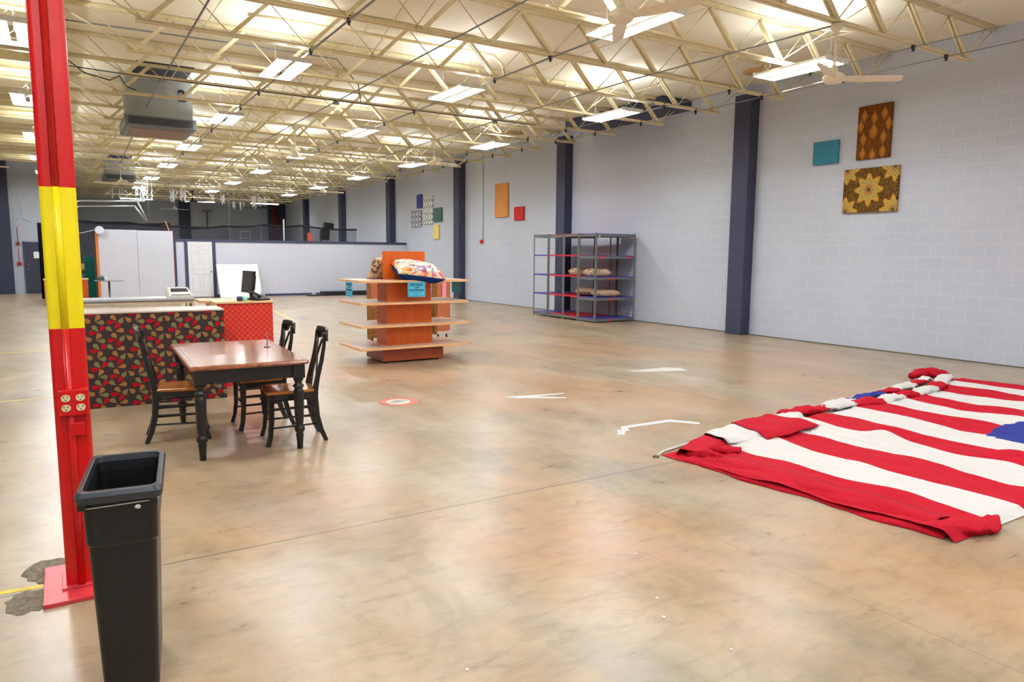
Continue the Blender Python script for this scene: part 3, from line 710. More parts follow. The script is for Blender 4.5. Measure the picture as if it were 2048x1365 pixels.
for i, (z0, z1, w) in enumerate(((.25, .553, .375), (.575, .883, .365), (.905, 1.203, .355))):
    m = MB(); m.box(-w, w, -.2, .2, z0, z1); m.build('core_box', ORW, t)
m = MB(); m.box(-.34, .34, -.02, .02, 1.225, 1.645); m.box(-.342, .342, -.021, .021, 1.645, 1.648, 1); m.build('header_panel', [ORW, MAPLE], t)
def sign(label, loc, w, h, rz, body=True):
    s = thing('paper_sign', label, 'sign', loc, rz)
    m = MB(); m.box(-w/2, w/2, 0, .0012, -h, .004); m.build('sheet', CYAN, s)
    if body:
        b = .012; m = MB()
        for a in ((-w/2+b, w/2-b, -h+b, -h+b+.004), (-w/2+b, w/2-b, -b-.004, -b), (-w/2+b, -w/2+b+.004, -h+b, -b), (w/2-b-.004, w/2-b, -h+b, -b)): m.box(a[0], a[1], -.0006, 0, a[2], a[3])
        m.build('border', INK, s)
        for tx, sz, z in (('SPECIALS!', .046, -.04), ('\u00bd OFF', .03, -.082), ('PRICE MARKED', .033, -.118), ('on all items marked with', .016, -.152), ('a sticker', .016, -.172)):
            if sz > .02 : text('lettering', tx, sz, INK, s, (0, -.0008, z), (PI/2, 0, 0), .0012)
            else:
                m = MB(); ww = .085 if 'items' in tx else .03; x = -ww
                while x < ww: l_ = random.uniform(.006, .02); m.box(x, min(ww, x+l_), -.0006, 0, z-.003, z+.003); x += l_+.005
                m.build('fine_print', INK, s)
    return s
sign('cyan SPECIALS sign taped to the front of the top shelf, below the floral cushion', (4.395, 9.655, 1.195), .28, .215, 0)
sign('cyan SPECIALS sign hanging at the end of the top shelf, turned away', (3.522, 10.1, 1.195), .28, .215, -PI/2)
sign('teal blank back of a sign hanging from the far end of the top shelf', (5.285, 10.1, 1.195), .3, .19, PI/2, False).children[0].data.materials[0] = plain('teal_paper', (60,176,204), .6)

# cushions
def cushion(name, label, loc, rot, sx, sy, th, top, side, group=None, mats=None):
    m = MB(); N = 18; vs = []; fs = []
    for sgn in (1, -1):
        for i in range(N+1):
            for j_ in range(N+1):
                u = -1+2*i/N; v_ = -1+2*j_/N
                e = max(0, (1-u**4))**.5*max(0, (1-v_**4))**.5
                pin = 1-.10*(1-abs(u)**2)*abs(v_)**6 ; pin2 = 1-.10*(1-abs(v_)**2)*abs(u)**6
                z = sgn*th/2*e*(1+.06*math.sin(5*u+3*v_)) 
                vs.append((u*sx/2*pin2, v_*sy/2*pin, z))
        o = 0 if sgn == 1 else (N+1)**2
        for i in range(N):
            for j_ in range(N):
                a = o+i*(N+1)+j_; q = (a, a+N+1, a+N+2, a+1); fs.append(q if sgn == 1 else tuple(reversed(q)))
    m.add(vs, fs[:N*N], 0, True); m2 = len(m.v); m.v = m.v; 
    for f in fs[N*N:]: m.f.append(list(f)); m.m.append(1); m.sm.append(True)
    o = m.build(name, [top, side], fix=False); o.location = loc; o.rotation_euler = rot
    bm = bmesh.new(); bm.from_mesh(o.data); bmesh.ops.remove_doubles(bm, verts=bm.verts, dist=.0004); bm.to_mesh(o.data); bm.free()
    return tag(o, label, 'cushion', group)
def floral(name, base, cols, sc=9):
    t = NT(name); v = t.coord(); vo = t.n('ShaderNodeTexVoronoi'); vo.inputs['Scale'].default_value = sc; t.l(v, vo.inputs['Vector']); vo.inputs['Randomness'].default_value = 1
    n = t.noise(v, sc*.9, 5, .6, 1.2); n2 = t.noise(v, sc*2.3, 4, .6, .6)
    hue = t.ramp(t.n('ShaderNodeSeparateColor').outputs[0], [(0, base), (1, base)]) if False else None
    sepc = t.n('ShaderNodeSeparateColor'); t.l(vo.outputs['Color'], sepc.inputs[0])
    k = len(cols); c1 = t.ramp(sepc.outputs[0], [(i/k, c) for i, c in enumerate(cols)], 'CONSTANT')
    fac = t.ramp(n, [(.46, (0,0,0)), (.54, (255,255,255))]); dk = t.ramp(n2, [(.6, (0,0,0)), (.66, (255,255,255))])
    c = t.mix(fac, lin(base), c1); c = t.mix(t.math('MULTIPLY', dk, .8), c, lin(cols[-1])); t.set(c, .8, spec=.2); return t.mat
FLOR = floral('floral_print', (244,232,206), [(236,96,132), (244,190,80), (238,120,84), (246,226,190), (112,116,172), (84,84,124)], 13)
NAVC = cloth('navy_velvet', (24,58,120), .5)
BEI = cloth('beige_canvas', (200,168,140), .6)
EMB = floral('brown_embroidery', (206,182,150), [(190,160,128), (206,182,150), (110,84,66), (94,68,52)], 22)
cushion('cushion', 'floral cushion with navy underside leaning on the display top', (4.50, 9.86, 1.355), (math.radians(16), math.radians(7), math.radians(-6)), .74, .56, .25, FLOR, NAVC)
cushion('cushion', 'cream embroidered cushion tucked behind the display header panel', (4.13, 10.32, 1.38), (math.radians(-58), 0, math.radians(10)), .45, .40, .13, EMB, EMB)

# ---------------------------------------------------------------- upholstered booth behind the display
t_ = NT('leopard_print'); v = t_.coord(); n = t_.noise(v, 26, 3, .5, 2.0); t_.set(t_.ramp(n, [(.40, (58,36,22)), (.47, (160,106,44)), (.56, (150,98,42)), (.62, (60,38,24)), (.7, (140,90,40))]), .8); LEO = t_.mat
BRK = wood('red_brown_board', (170,90,52), (190,108,66), .45, 'z', .7)
t = thing('booth_bench', 'booth with leopard-print upholstery and red-brown boards behind the display stand', 'bench', (4.72, 12.42, 0))
m = MB(); m.box(.02, .34, -.0, .05, .62, 1.075); m.build('end_board', BRK, t, .008)
m = MB(); m.box(.0, .34, .0, .12, .06, .63); m.box(.34, 1.36, .05, .14, .1, .66); m.build('upholstered_front', LEO, t, .01)
m = MB(); m.box(-.012, .02, -.01, .13, .03, 1.08); m.build('nailed_edge', LEO, t, .004)
m = MB(); m.box(1.30, 1.34, -.04, .12, .06, 1.07); m.build('nailed_edge', LEO, t, .004)
m = MB(); m.prism([(1.34, .12), (1.58, .12), (1.62, .16), (1.62, 1.10), (1.34, 1.05)], -.05, .03, 0, Matrix(((1,0,0,0),(0,0,1,0),(0,1,0,0),(0,0,0,1)))); m.build('tall_board', BRK, t)
m = MB(); m.box(1.45, 1.53, -.056, -.052, .72, 1.06); o = m.build('pink_paper', plain('pink_paper', (236,150,176), .7), t)
m = MB()
for x, y in ((.05, .03), (.3, .1), (1.38, .0), (1.56, .0)): m.lathe([(.02, 0), (.02, .06)], x, y, 10)
m.build('feet', BLACKM, t)
t = thing('wire_rack', 'small black rack between the display stand and the tall board', 'rack', (6.55, 14.3, 0))
m = MB()
for x, h in ((-.09, 1.03), (0, .98), (.04, 1.05), (.1, 1.0)): m.box(x-.014, x+.014, -.02, .02, 0.02, h)
m.box(-.13, .15, -.12, .12, 0, .02); m.build('frame', BLACKM, t)
m = MB(); m.beam((-.12, 0, 1.0), (.2, 0, .93), .02, .012); m.build('arm', BLACKM, t)

# ---------------------------------------------------------------- boltless racks
t_ = NT('slotted_grey_steel'); v = t_.coord(); sp = t_.n('ShaderNodeSeparateXYZ'); t_.l(v, sp.inputs[0])
g = t_.math('LESS_THAN', t_.math('FRACT', t_.math('MULTIPLY', sp.outputs['Z'], 1/.038)), .42)
t_.set(t_.mix(t_.math('MULTIPLY', g, .22), lin((122,126,124)), lin((50,52,54))), .45, .3); SLOT = t_.mat
def rack(label, y0, y1, x0, x1, boards, beams_full, tags=()):
    t = thing('storage_rack', label, 'shelving unit', (x0, y0, 0), group='boltless storage racks against the block wall'); W = x1-x0; D = y1-y0
    for px in (0, W):
        for py in (0, D):
            sx = 1 if px == 0 else -1; sy = 1 if py == 0 else -1
            m = MB(); m.box(min(px, px+sx*.036), max(px, px+sx*.036), min(py, py+sy*.003), max(py, py+sy*.003), 0, 2.135)
            m.box(min(px, px+sx*.003), max(px, px+sx*.003), min(py, py+sy*.04), max(py, py+sy*.04), 0, 2.135); m.build('post', SLOT, t)
    for i, (z, mat) in enumerate(boards):
        m = MB(); m.box(.004, W-.004, .004, D-.004, z-.014, z); s = m.build('shelf', mat, t)
        hb = .06 if (i in beams_full) else .022
        m = MB(); m.box(-.004, .014, .02, D-.02, z-.012-hb, z-.012); m.box(W-.014, W+.004, .02, D-.02, z-.012-hb, z-.012)
        m.box(.02, W-.02, -.004, .014, z-.012-hb, z-.012); m.box(.02, W-.02, D-.014, D+.004, z-.012-hb, z-.012); m.build('rim_beam', GREYST if i in beams_full else mat, s)
    for k, (x, z, w) in enumerate(tags):
        m = MB(); m.box(x-w/2, x+w/2, -.007, -.004, z-.022, z+.012); m.build('red_tag' if w > .05 else 'white_tag', REDTAG if w > .05 else WHITEP, t)
    return t
zB = [.095, .6, 1.095, 1.6, 2.12]
rack('grey rack with blue shelves at the camera end, red tags on its side', 13.32, 13.98, 10.68, 11.90, [(z, BSHELF) for z in zB], {0,1,2,3,4}, ((.46, .05, .16), (.5, .555, .16), (.5, 1.05, .16), (.2, 1.565, .18), (1.02, 1.565, .16), (.1, 2.06, .049)))
rack('grey rack with red shelves, next to the one with cushions on blue boards', 13.99, 14.60, 10.68, 11.70, [(z+.01, RSHELF) for z in zB], {0, 4})
rack('grey rack with red shelves in front of the navy pilaster', 14.61, 15.26, 10.68, 11.68, [(z+.01, RSHELF) for z in zB[:4]]+[(2.115, RSHELF)], {0, 4})
rack('narrow end rack with blue shelves, furthest from the camera', 15.28, 15.96, 10.68, 11.68, [(z+.01, BSHELF) for z in zB], {0, 4})
CG = 'cushions on the storage racks'
cushion('cushion', 'brown embroidered cushion on the middle red shelf, behind the other one', (10.98, 14.35, 1.19), (0, 0, math.radians(60)), .62, .5, .2, EMB, BEI, CG)
cushion('cushion', 'cream embroidered cushion in front on the middle shelf of the racks', (11.0, 13.68, 1.19), (0, 0, math.radians(-12)), .58, .5, .2, EMB, BEI, CG)
cushion('cushion', 'dusty brown cushion on the low red shelf of the racks', (11.03, 14.1, .71), (0, 0, math.radians(45)), .55, .5, .2, BEI, cloth('brown_underside', (140,98,84), .6), CG)
cushion('cushion', 'plain beige cushion on the low blue shelf of the racks', (11.22, 13.62, .69), (0, 0, math.radians(-6)), .62, .48, .17, BEI, BEI, CG)

# ---------------------------------------------------------------- wall hangings
def hanging(label, y0, y1, z0, z1, mat, mside=None, d=.05):
    m = MB(); m.box(XW-.005-d, XW-.005, y0, y1, z0, z1); o = m.build('wall_panel', mat, None, .006); return tag(o, label, 'wall hanging', 'fabric covered panels on the block wall')
def damask(name, ground, cols, s=(1, 1)):
    t = NT(name); v = t.coord(); sp = t.n('ShaderNodeSeparateXYZ'); t.l(v, sp.inputs[0]); Yc, Zc = sp.outputs['Y'], sp.outputs['Z']
    return t, Yc, Zc
# brown medallion panel : y 6.88..7.88, z 2.395..3.155
def medallion():
    t = NT('medallion_tapestry'); v = t.coord(); sp = t.n('ShaderNodeSeparateXYZ'); t.l(v, sp.inputs[0])
    pres = None
    for cy, cz, R0 in ((7.40, 2.78, .27), (7.82, 3.14, .24), (6.95, 3.14, .24), (7.82, 2.42, .24), (6.95, 2.42, .24)):
        dy = t.math('SUBTRACT', sp.outputs['Y'], cy); dz = t.math('MULTIPLY', t.math('SUBTRACT', sp.outputs['Z'], cz), .92)
        r = t.math('SQRT', t.math('ADD', t.math('MULTIPLY', dy, dy), t.math('MULTIPLY', dz, dz))); a = t.math('ARCTAN2', dz, dy)
        pt = t.math('ADD', R0*.66, t.math('MULTIPLY', t.math('POWER', t.math('ABSOLUTE', t.math('COSINE', t.math('MULTIPLY', a, 4))), 2.2), R0*.34)); q = t.math('DIVIDE', r, pt)
        pres = q if pres is None else t.math('MINIMUM', pres, q)
    n = t.noise(v, 42, 3, .5, 1.5); fill = t.ramp(n, [(.46, (60,32,18)), (.49, (176,140,66)), (.52, (150,116,54)), (.55, (62,34,18)), (.66, (60,32,18)), (.69, (170,136,66))])
    med = t.ramp(t.math('ADD', pres, t.math('MULTIPLY', n, .16)), [(0, (96,60,34)), (.2, (110,66,36)), (.3, (150,150,100)), (.42, (176,90,40)), (.5, (196,164,84)), (.72, (140,140,84)), (.8, (200,164,76)), (1.0, (190,140,56))])
    c = t.mix(t.math('GREATER_THAN', t.math('ADD', pres, t.math('MULTIPLY', n, .16)), 1.07), med, fill); t.set(c, .85, spec=.1); return t.mat
def palmette():
    t = NT('palmette_tapestry'); v = t.coord(); sp = t.n('ShaderNodeSeparateXYZ'); t.l(v, sp.inputs[0])
    pres = None
    for cy, cz in ((7.38, 4.0), (7.38, 3.38), (7.56, 3.66), (7.2, 3.66), (7.38, 3.78), (7.56, 3.42), (7.2, 3.42), (7.56, 4.05), (7.2, 4.05), (7.62, 3.88), (7.12, 3.88)):
        big = .125 if (cy, cz) != (7.38, 3.78) else .16
        dy = t.math('SUBTRACT', sp.outputs['Y'], cy); dz = t.math('SUBTRACT', sp.outputs['Z'], cz)
        w = t.math('MAXIMUM', .9, t.math('ADD', 1.7, t.math('MULTIPLY', dz, 8.0))); dy = t.math('MULTIPLY', t.math('ABSOLUTE', dy), w)
        r = t.math('ADD', dy, t.math('MULTIPLY', t.math('ABSOLUTE', dz), .85)); q = t.math('DIVIDE', r, big); pres = q if pres is None else t.math('MINIMUM', pres, q)
    n = t.noise(v, 46, 3, .5, 1.6); q = t.math('ADD', pres, t.math('MULTIPLY', n, .25))
    fill = t.ramp(n, [(.42, (70,36,16)), (.48, (150,84,28)), (.53, (84,42,18)), (.58, (150,100,40)), (.64, (60,32,16))])
    med = t.ramp(q, [(.18, (214,96,34)), (.32, (190,140,64)), (.45, (176,84,28)), (.6, (196,140,58)), (.75, (120,66,28)), (.9, (186,130,54)), (1.04, (90,48,20))])
    t.set(t.mix(t.math('GREATER_THAN', q, 1.08), med, fill), .85, spec=.1); return t.mat
hanging('flat teal square panel left of the two big patterned panels', 8.03, 8.54, 3.30, 3.715, plain('teal_fabric', (50,128,156), .8, scale=80))
hanging('upright orange and brown palmette panel, highest of the big pair', 7.075, 7.68, 3.305, 4.21, palmette())
hanging('brown and gold medallion panel below the orange one', 6.885, 7.88, 2.395, 3.155, medallion())
t_ = NT('honey_paisley'); v = t_.coord(); n = t_.noise(v, 9, 5, .6, 2.2); t_.set(t_.ramp(n, [(.3, (226,164,92)), (.48, (214,146,70)), (.54, (190,110,50)), (.62, (232,176,104))]), .8)
hanging('tall honey-coloured panel near the thin wall conduit', 19.33, 20.11, 2.785, 3.84, t_.mat)
hanging('plain red square panel beside the honey-coloured one', 18.41, 18.95, 2.65, 3.06, plain('red_fabric', (196,34,30), .8, scale=80))
hanging('navy blue panel, topmost of the far cluster', 25.68, 26.14, 3.375, 3.90, plain('navy_fabric', (62,66,140), .8, scale=80))
def diamonds(name, ky, kz, g1, g2, g3):
    t = NT(name); v = t.coord(); sp = t.n('ShaderNodeSeparateXYZ'); t.l(v, sp.inputs[0])
    s = t.math('ADD', t.math('COSINE', t.math('MULTIPLY', sp.outputs['Y'], 2*PI/ky)), t.math('COSINE', t.math('MULTIPLY', sp.outputs['Z'], 2*PI/kz)))
    a = t.math('ABSOLUTE', s); t.set(t.ramp(t.math('MULTIPLY', a, .5), [(.0, g1), (.16, g1), (.2, g2), (.6, g3), (.85, g1)]), .8); return t.mat
hanging('tall white lattice panel in the middle of the far cluster', 24.72, 25.52, 2.735, 3.79, diamonds('grey_lattice', .42, .5, (226,226,222), (150,158,160), (150,160,160)))
hanging('blue-grey ikat diamond panel low in the far cluster', 25.75, 26.71, 2.655, 3.29, diamonds('ikat', .55, .42, (206,198,196), (84,88,120), (120,140,156)))
hanging('dark green panel in the far cluster next to the navy pilaster', 23.96, 24.62, 2.795, 3.31, plain('green_fabric', (62,100,96), .8, scale=80))
hanging('pale yellow panel, lowest of the far cluster', 24.2, 24.66, 2.16, 2.69, plain('yellow_fabric', (236,216,122), .8, scale=80))
t = thing('fire_alarm', 'small red alarm box on the block wall at the foot of a thin conduit', 'alarm box', (XW, 21.0, 2.03))
m = MB(); m.box(-.05, 0, -.07, .1, -.06, .06); m.build('box', plain('alarm_red', (200,20,30), .4), t, .004)
m = MB(); m.sweep([(-.02, -.06, .05), (-.02, -.06, 2.95)], .012, n=8); m.build('conduit', plain('painted_conduit', (170,176,180), .5), t)

# ---------------------------------------------------------------- partition and things by it
YP = 27.3
m = MB(); m.box(3.25, XW, YP, YP+.1, 0, 1.98); struct(m.build('wall_partition', LILAC))
m = MB(); m.box(3.2, XW, YP-.03, YP+.13, 1.96, 2.05); struct(m.build('trim_1', NAVYP))
def strip(n, x0, x1, z0, z1):
    m = MB(); m.box(x0, x1, YP-.022, YP, z0, z1); struct(m.build('trim_%d' % n, NAVYP))
strip(2, 3.22, 3.36, 0, 1.97); strip(3, 3.62, 3.72, 0, 1.97); strip(4, 4.53, 4.64, 0, 1.97)
strip(5, 4.64, 5.0, 0, .09); strip(6, 6.3, 8.05, 0, .08); strip(7, 8.2, 9.2, 0, .08)
t = thing('door_1', 'white six-panel door in the pale partition', 'door', (3.73, YP-.02, 0)); t['kind'] = 'structure'
del t['category']
m = MB(); m.box(0, .79, -.03, 0, .03, 1.96); m.build('door_leaf', WHITEP, t)
m = MB()
for x0, x1 in ((.1, .36), (.44, .7)):
    for z0, z1 in ((1.66, 1.84), (.98, 1.58), (.2, .84)):
        m.box(x0, x1, -.034, -.03, z0, z0+.02); m.box(x0, x1, -.034, -.03, z1-.02, z1); m.box(x0, x0+.02, -.034, -.03, z0, z1); m.box(x1-.02, x1, -.034, -.03, z0, z1)
m.build('panel_moulding', plain('white_shadow_paint', (222,223,230), .4), t)
m = MB(); m.ball((.73, -.06, .92), .028); m.build('door_knob', plain('satin_nickel', (170,170,168), .3, .9), t)
# leaning white sheet
t = thing('leaning_sheet', 'large white sheet leaning against the partition beside the white door', 'panel', (4.62, 26.55, 0))
m = MB(); mt = Matrix.Rotation(-.5, 4, 'X'); m.box(0, 1.42, 0, .02, .01, 1.34, 0, mt); m.build('board', WHITEP, t)
# tall white freestanding panels
t = thing('divider_panel', 'tall white two-sheet divider with orange-brown edge', 'divider', (.96, 26.9, 0), -.03)
m = MB(); m.box(.06, 1.18, 0, .03, .0, 2.31); m.build('sheet', WHITEPAN, t); m = MB(); m.box(1.19, 2.26, 0, .03, 0, 2.30); m.build('sheet', WHITEPAN, t)
m = MB(); m.box(-.02, .06, -.01, .05, 0, 2.33); m.build('edge_board', wood('orange_edge', (196,108,40), (214,130,60), .5, 'z'), t)
m = MB(); m.box(-.08, -.02, .0, .12, 0, 2.33); m.build('back_frame', plain('dark_brown_frame', (52,36,34), .6), t)
m = MB(); m.box(2.26, 2.275, 0, .03, 0, 2.30); m.build('red_edge', plain('red_edge', (170,50,56), .5), t)
t = thing('wooden_batten', 'thin orange batten sticking up behind the divider corner', 'batten', (3.12, 27.1, 0)); m = MB(); m.beam((-.05, .25, 2.66), (.14, .25, 2.06), .05, .03); m.build('board', wood('batten_wood', (206,132,76), (226,156,100), .5, 'z'), t)
t = thing('round_fan', 'round white disc clipped to the top corner of the divider', 'clip fan', (1.07, 26.8, 2.28))
m = MB(); m.sweep([(0, -.03, 0), (0, .02, 0)], .13, n=24, smooth=False); m.build('disc', plain('white_disc', (226,228,240), .4), t)
m = MB(); m.sweep([(-.13, 0, 0), (-.5, 0, -.1), (-.9, 0, -.1)], .008, n=6); m.build('cord', WHITEP, t)
# pedestal table
t = thing('round_pedestal_table', 'round grey-topped pedestal table in front of the white divider', 'table', (1.15, 24.6, 0))
m = MB(); m.lathe([(.37, .715), (.39, .72), (.39, .738), (.385, .742)], n=32); m.build('tabletop', plain('grey_table_top', (140,140,150), .3), t)
m = MB(); m.lathe([(.26, 0), (.25, .02), (.06, .05), (.03, .08), (.03, .715)], n=20); m.build('pedestal', GREYST, t)
t = thing('small_radio', 'small dark machine on the edge of the round table', 'radio', (.93, 24.5, .742)); m = MB(); m.add([(-.1,-.07,0),(.1,-.07,0),(.1,.07,0),(-.1,.07,0),(-.09,-.05,.1),(.08,-.05,.1),(.08,.05,.14),(-.09,.05,.14)], [(3,2,1,0),(0,1,5,4),(1,2,6,5),(2,3,7,6),(3,0,4,7),(4,5,6,7)]); m.build('case', plain('dark_grey_case', (60,64,72), .5), t, .01)
m = MB(); m.box(-.05, .03, -.062, -.06, .03, .08); m.build('dial', plain('dial_green', (100,120,96), .4), t)
t = thing('spray_bottle', 'white bottle beside the radio on the round table', 'bottle', (1.08, 24.45, .742)); m = MB(); m.lathe([(.025, 0), (.03, .01), (.03, .08), (.012, .1)], n=14); m.build('body', WHITEP, t); m = MB(); m.lathe([(.012, .1), (.012, .13)], n=10); m.build('cap', WHITEP, t)
# orange desk behind column, shelf items, green drape, black curtain
t = thing('wooden_desk', 'orange-brown wooden desk seen on both sides of the yellow column band', 'desk', (-.5, 25.2, 0))
m = MB(); m.box(0, 1.12, .03, .57, 0, .74); m.build('carcass', ORW, t); m = MB(); m.box(-.02, 1.14, 0, .6, .74, .77); m.build('desktop', MAPLE, t); m = MB(); m.box(.02, .1, .02, .03, .02, .74); m.build('side_stile', MAPLE, t)
t = thing('narrow_shelf', 'narrow brown shelf unit stacked with boxes, just right of the column', 'shelf unit', (.33, 28.2, 0))
m = MB(); m.box(0, .04, 0, .4, 0, 1.45); m.box(.4, .44, 0, .4, 0, 1.2)
for z in (.3, .62, .95): m.box(.04, .4, 0, .4, z, z+.03)
m.build('frame', ORWD, t)
for z, w, h, mt_, lb in ((.98, .26, .2, plain('cardboard', (196,156,104), .8), 'tan cardboard box on top of the narrow shelf'), (.65, .22, .18, plain('grey_box', (110,110,120), .6), 'grey box on the middle of the narrow shelf'), (.33, .2, .2, WHITEP, 'white box on the lowest board of the narrow shelf')):
    m = MB(); m.box(.12, .12+w, -.02, .22, z, z+h); m.box(.12+w/2-.02, .12+w/2+.02, -.022, -.02, z, z+h*.3); o = m.build('storage_box', mt_, None, .006); o.location = (.33, 28.2, 0); tag(o, lb, 'box')
m = MB(); N = 14; vs = []
for i in range(7):
    z = 1.42-1.42*i/6; sp_ = .15+.06*(i/6)
    for j_ in range(N): a = 2*PI*j_/N; rr = sp_*(1+.18*math.sin(3*a+i)*min(1, i/2)); vs.append((rr*math.cos(a)*1.15, rr*math.sin(a)*.8, z))
fs = [(i*N+j_, i*N+(j_+1) % N, (i+1)*N+(j_+1) % N, (i+1)*N+j_) for i in range(6) for j_ in range(N)]+[tuple(range(N))]
m.add(vs, fs, 0, True); o = m.build('green_drape', cloth('dark_green_cloth', (18,84,72), 1)); o.location = (.78, 27.6, .005); tag(o, 'dark green cloth draped over a stand beside the divider', 'cloth')
m = MB()
N = 40; vs = []
for i in range(N+1):
    x = -.62+.62*i/N; y = .05*math.sin(i*1.1); vs += [(x, y, 0.01), (x, y, 2.52)]
m.add(vs, [(2*i, 2*i+2, 2*i+3, 2*i+1) for i in range(N)], 0, True)
o = m.build('black_curtain', cloth('black_drape', (20,20,24), .5)); o.location = (-.02, 28.4, 0)
o.modifiers.new('thick', 'SOLIDIFY').thickness = .008
tag(o, 'tall black curtain hanging behind the yellow column band', 'curtain')
# far door with notice, extinguisher signals
t = thing('door_2', 'dark navy exit door on the far wall by the black curtain', 'door', (-1.17, 32.38, 0)); del t['category']; t['kind'] = 'structure'
m = MB(); m.box(-.05, 0, -.04, 0, 0, 1.93); m.box(-.05, .85, -.04, 0, 1.88, 1.93); m.build('door_frame', NAVYP, t)
m = MB(); m.box(.0, .8, -.025, 0, .01, 1.88); m.build('door_leaf', plain('dark_navy_door', (52,56,76), .45), t)
m = MB(); m.ball((.07, -.05, 1.06), .026); m.ball((.07, -.05, .93), .022); m.build('door_lock', plain('steel_knob', (190,186,176), .3, .9), t)
m = MB(); m.box(.27, .44, -.03, -.026, 1.32, 1.56); tag(m.build('paper_notice', WHITEP, t), 'white notice')
for z, s, lb in ((1.86, .055, 'red alarm box beside the top corner of the navy door'), (1.11, .06, 'round red alarm pull beside the navy door handle height')):
    m = MB()
    if z > 1.5: m.box(-.055, .055, -.05, 0, -.055, .055)
    else: m.sweep([(0, -.05, 0), (0, 0, 0)], .06, n=18, smooth=False); m.box(-.07, .07, -.02, 0, -.07, .07)
    m.sweep([(0, -.01, .05), (0, -.01, .6)], .01, n=6)
    o = m.build('alarm_box', plain('alarm_red_%d' % int(z*10), (150 if z > 1.5 else 190,26,32), .4)); o.location = (-1.36, 32.39, z); tag(o, lb, 'alarm box')
m = MB(); m.sweep([(0, 0, 1.6), (.0, 0, .9), (.06, 0, .12), (.25, 0, 0)], .008, n=6); o = m.build('white_cable', WHITEP); o.location = (-1.2, 32.36, 2.68); tag(o, 'thin white cable hanging down the far wall above the navy door', 'cable')
# black mats on floor
t = thing('floor_mat', 'long flat black mat lying by the partition, bottom one', 'mat', (7.75, 26.55, 0)); m = MB(); m.box(0, 2.6, 0, .55, 0, .045); m.build('pad', BLKPL, t, .01)
t = thing('floor_mat', 'black mat stacked on top of the long one by the partition', 'mat', (8.35, 26.72, .046)); m = MB(); m.box(0, 2.6, 0, .5, 0, .1); m.build('pad', plain('black_vinyl', (38,38,42), .45), t, .01)

# ---------------------------------------------------------------- court beyond the partition
t_ = NT('black_netting'); t_.b.inputs['Base Color'].default_value = lin((54,58,76)); t_.b.inputs['Roughness'].default_value = .9
tr = t_.n('ShaderNodeBsdfTransparent'); mx = t_.n('ShaderNodeMixShader'); mx.inputs[0].default_value = .5; t_.l(tr.outputs[0], mx.inputs[1]); t_.l(t_.b.outputs[0], mx.inputs[2]); t_.l(mx.outputs[0], t_.out.inputs[0]); NETM = t_.mat
def net(label, pts):
    t = thing('court_netting', label, 'netting', (0, 0, 0))
    m = MB(); vs = []; fs = []; k = 0
    for (xa, ya, za), (xb, yb, zb) in zip(pts, pts[1:]):
        N = 14
        for i in range(N+1):
            u = i/N; x = xa+(xb-xa)*u; y = ya+(yb-ya)*u+.03*math.sin(i*1.9); z = za+(zb-za)*u-.06*math.sin(PI*u); vs += [(x, y, .0), (x, y, z)]
        fs += [(k+2*i, k+2*i+2, k+2*i+3, k+2*i+1) for i in range(N)]; k += 2*(N+1)
    m.add(vs, fs, 0, True); m.build('mesh', NETM, t, fix=False)
    m = MB()
    for (xa, ya, za), (xb, yb, zb) in zip(pts, pts[1:]):
        P = []
        for i in range(9): u = i/8; P.append((xa+(xb-xa)*u, ya+(yb-ya)*u, za+(zb-za)*u-.06*math.sin(PI*u)))
        m.sweep(P, .03, [.045]*9, n=6)
    m.build('hem', plain('black_hem', (24,25,32), .8), t)
    return t
net('black net screen with dark hem strung across the court behind the partition', [(.3, 32.2, 2.80), (2.2, 33, 2.78), (4.5, 33, 2.66), (6.0, 33, 2.72), (7.7, 33, 2.82), (9.3, 33, 2.83), (11.4, 31.5, 2.66)])
net('second black net screen deeper in the court', [(.0, 38.5, 2.95), (4.6, 39, 2.95)])
t = thing('basketball_hoop', 'basketball backboard and orange rim behind the net screen', 'basketball hoop', (9.2, 44.2, 0))
m = MB(); m.box(-.9, .9, 0, .03, 2.15, 3.1); m.build('backboard', plain('clear_grey_board', (140,146,154), .2), t)
m = MB()
for a in ((-.9, .9, 3.08, 3.12), (-.9, -.86, 2.15, 3.1), (.86, .9, 2.15, 3.1), (-.3, .3, 2.8, 2.84), (-.3, -.26, 2.4, 2.84), (.26, .3, 2.4, 2.84), (-.3, .3, 2.38, 2.42)): m.box(a[0], a[1], -.012, 0, a[2], a[3])
m.build('painted_square', WHITEP, t)
m = MB(); m.sweep([(.23*math.cos(a), -.28+.23*math.sin(a), 2.35) for a in [2*PI*i/20 for i in range(21)]], .018, n=6); m.build('rim', plain('orange_rim', (220,80,40), .4), t)
m = MB(); m.box(-.05, .05, .05, .15, 0, 2.9); m.build('pole', BLACKM, t)
m = MB()
for x in (11.2, 11.45): m.sweep([(x, 45.8, 0), (x, 45.8, 4.8)], .07, n=12)
tag(m.build('standpipe', plain('red_pipe', (150,30,36), .4)), 'pair of red vertical pipes on the far court wall', 'pipe')
t = thing('orange_traffic_panel', 'orange panel standing just behind the partition', 'panel', (8.62, 29.6, 0)); m = MB(); m.box(0, .14, 0, .06, 0, 2.42, 0, Matrix.Rotation(-.0, 4, 'Z')); m.build('board', plain('safety_orange', (238,96,46), .5), t)
t = thing('white_pole', 'thin white pole standing behind the partition', 'pole', (7.55, 29.2, 0)); m = MB(); m.sweep([(0, 0, 0), (0, 0, 2.92)], .028, n=8); m.build('shaft', plain('pole_white', (196,196,196), .5), t)
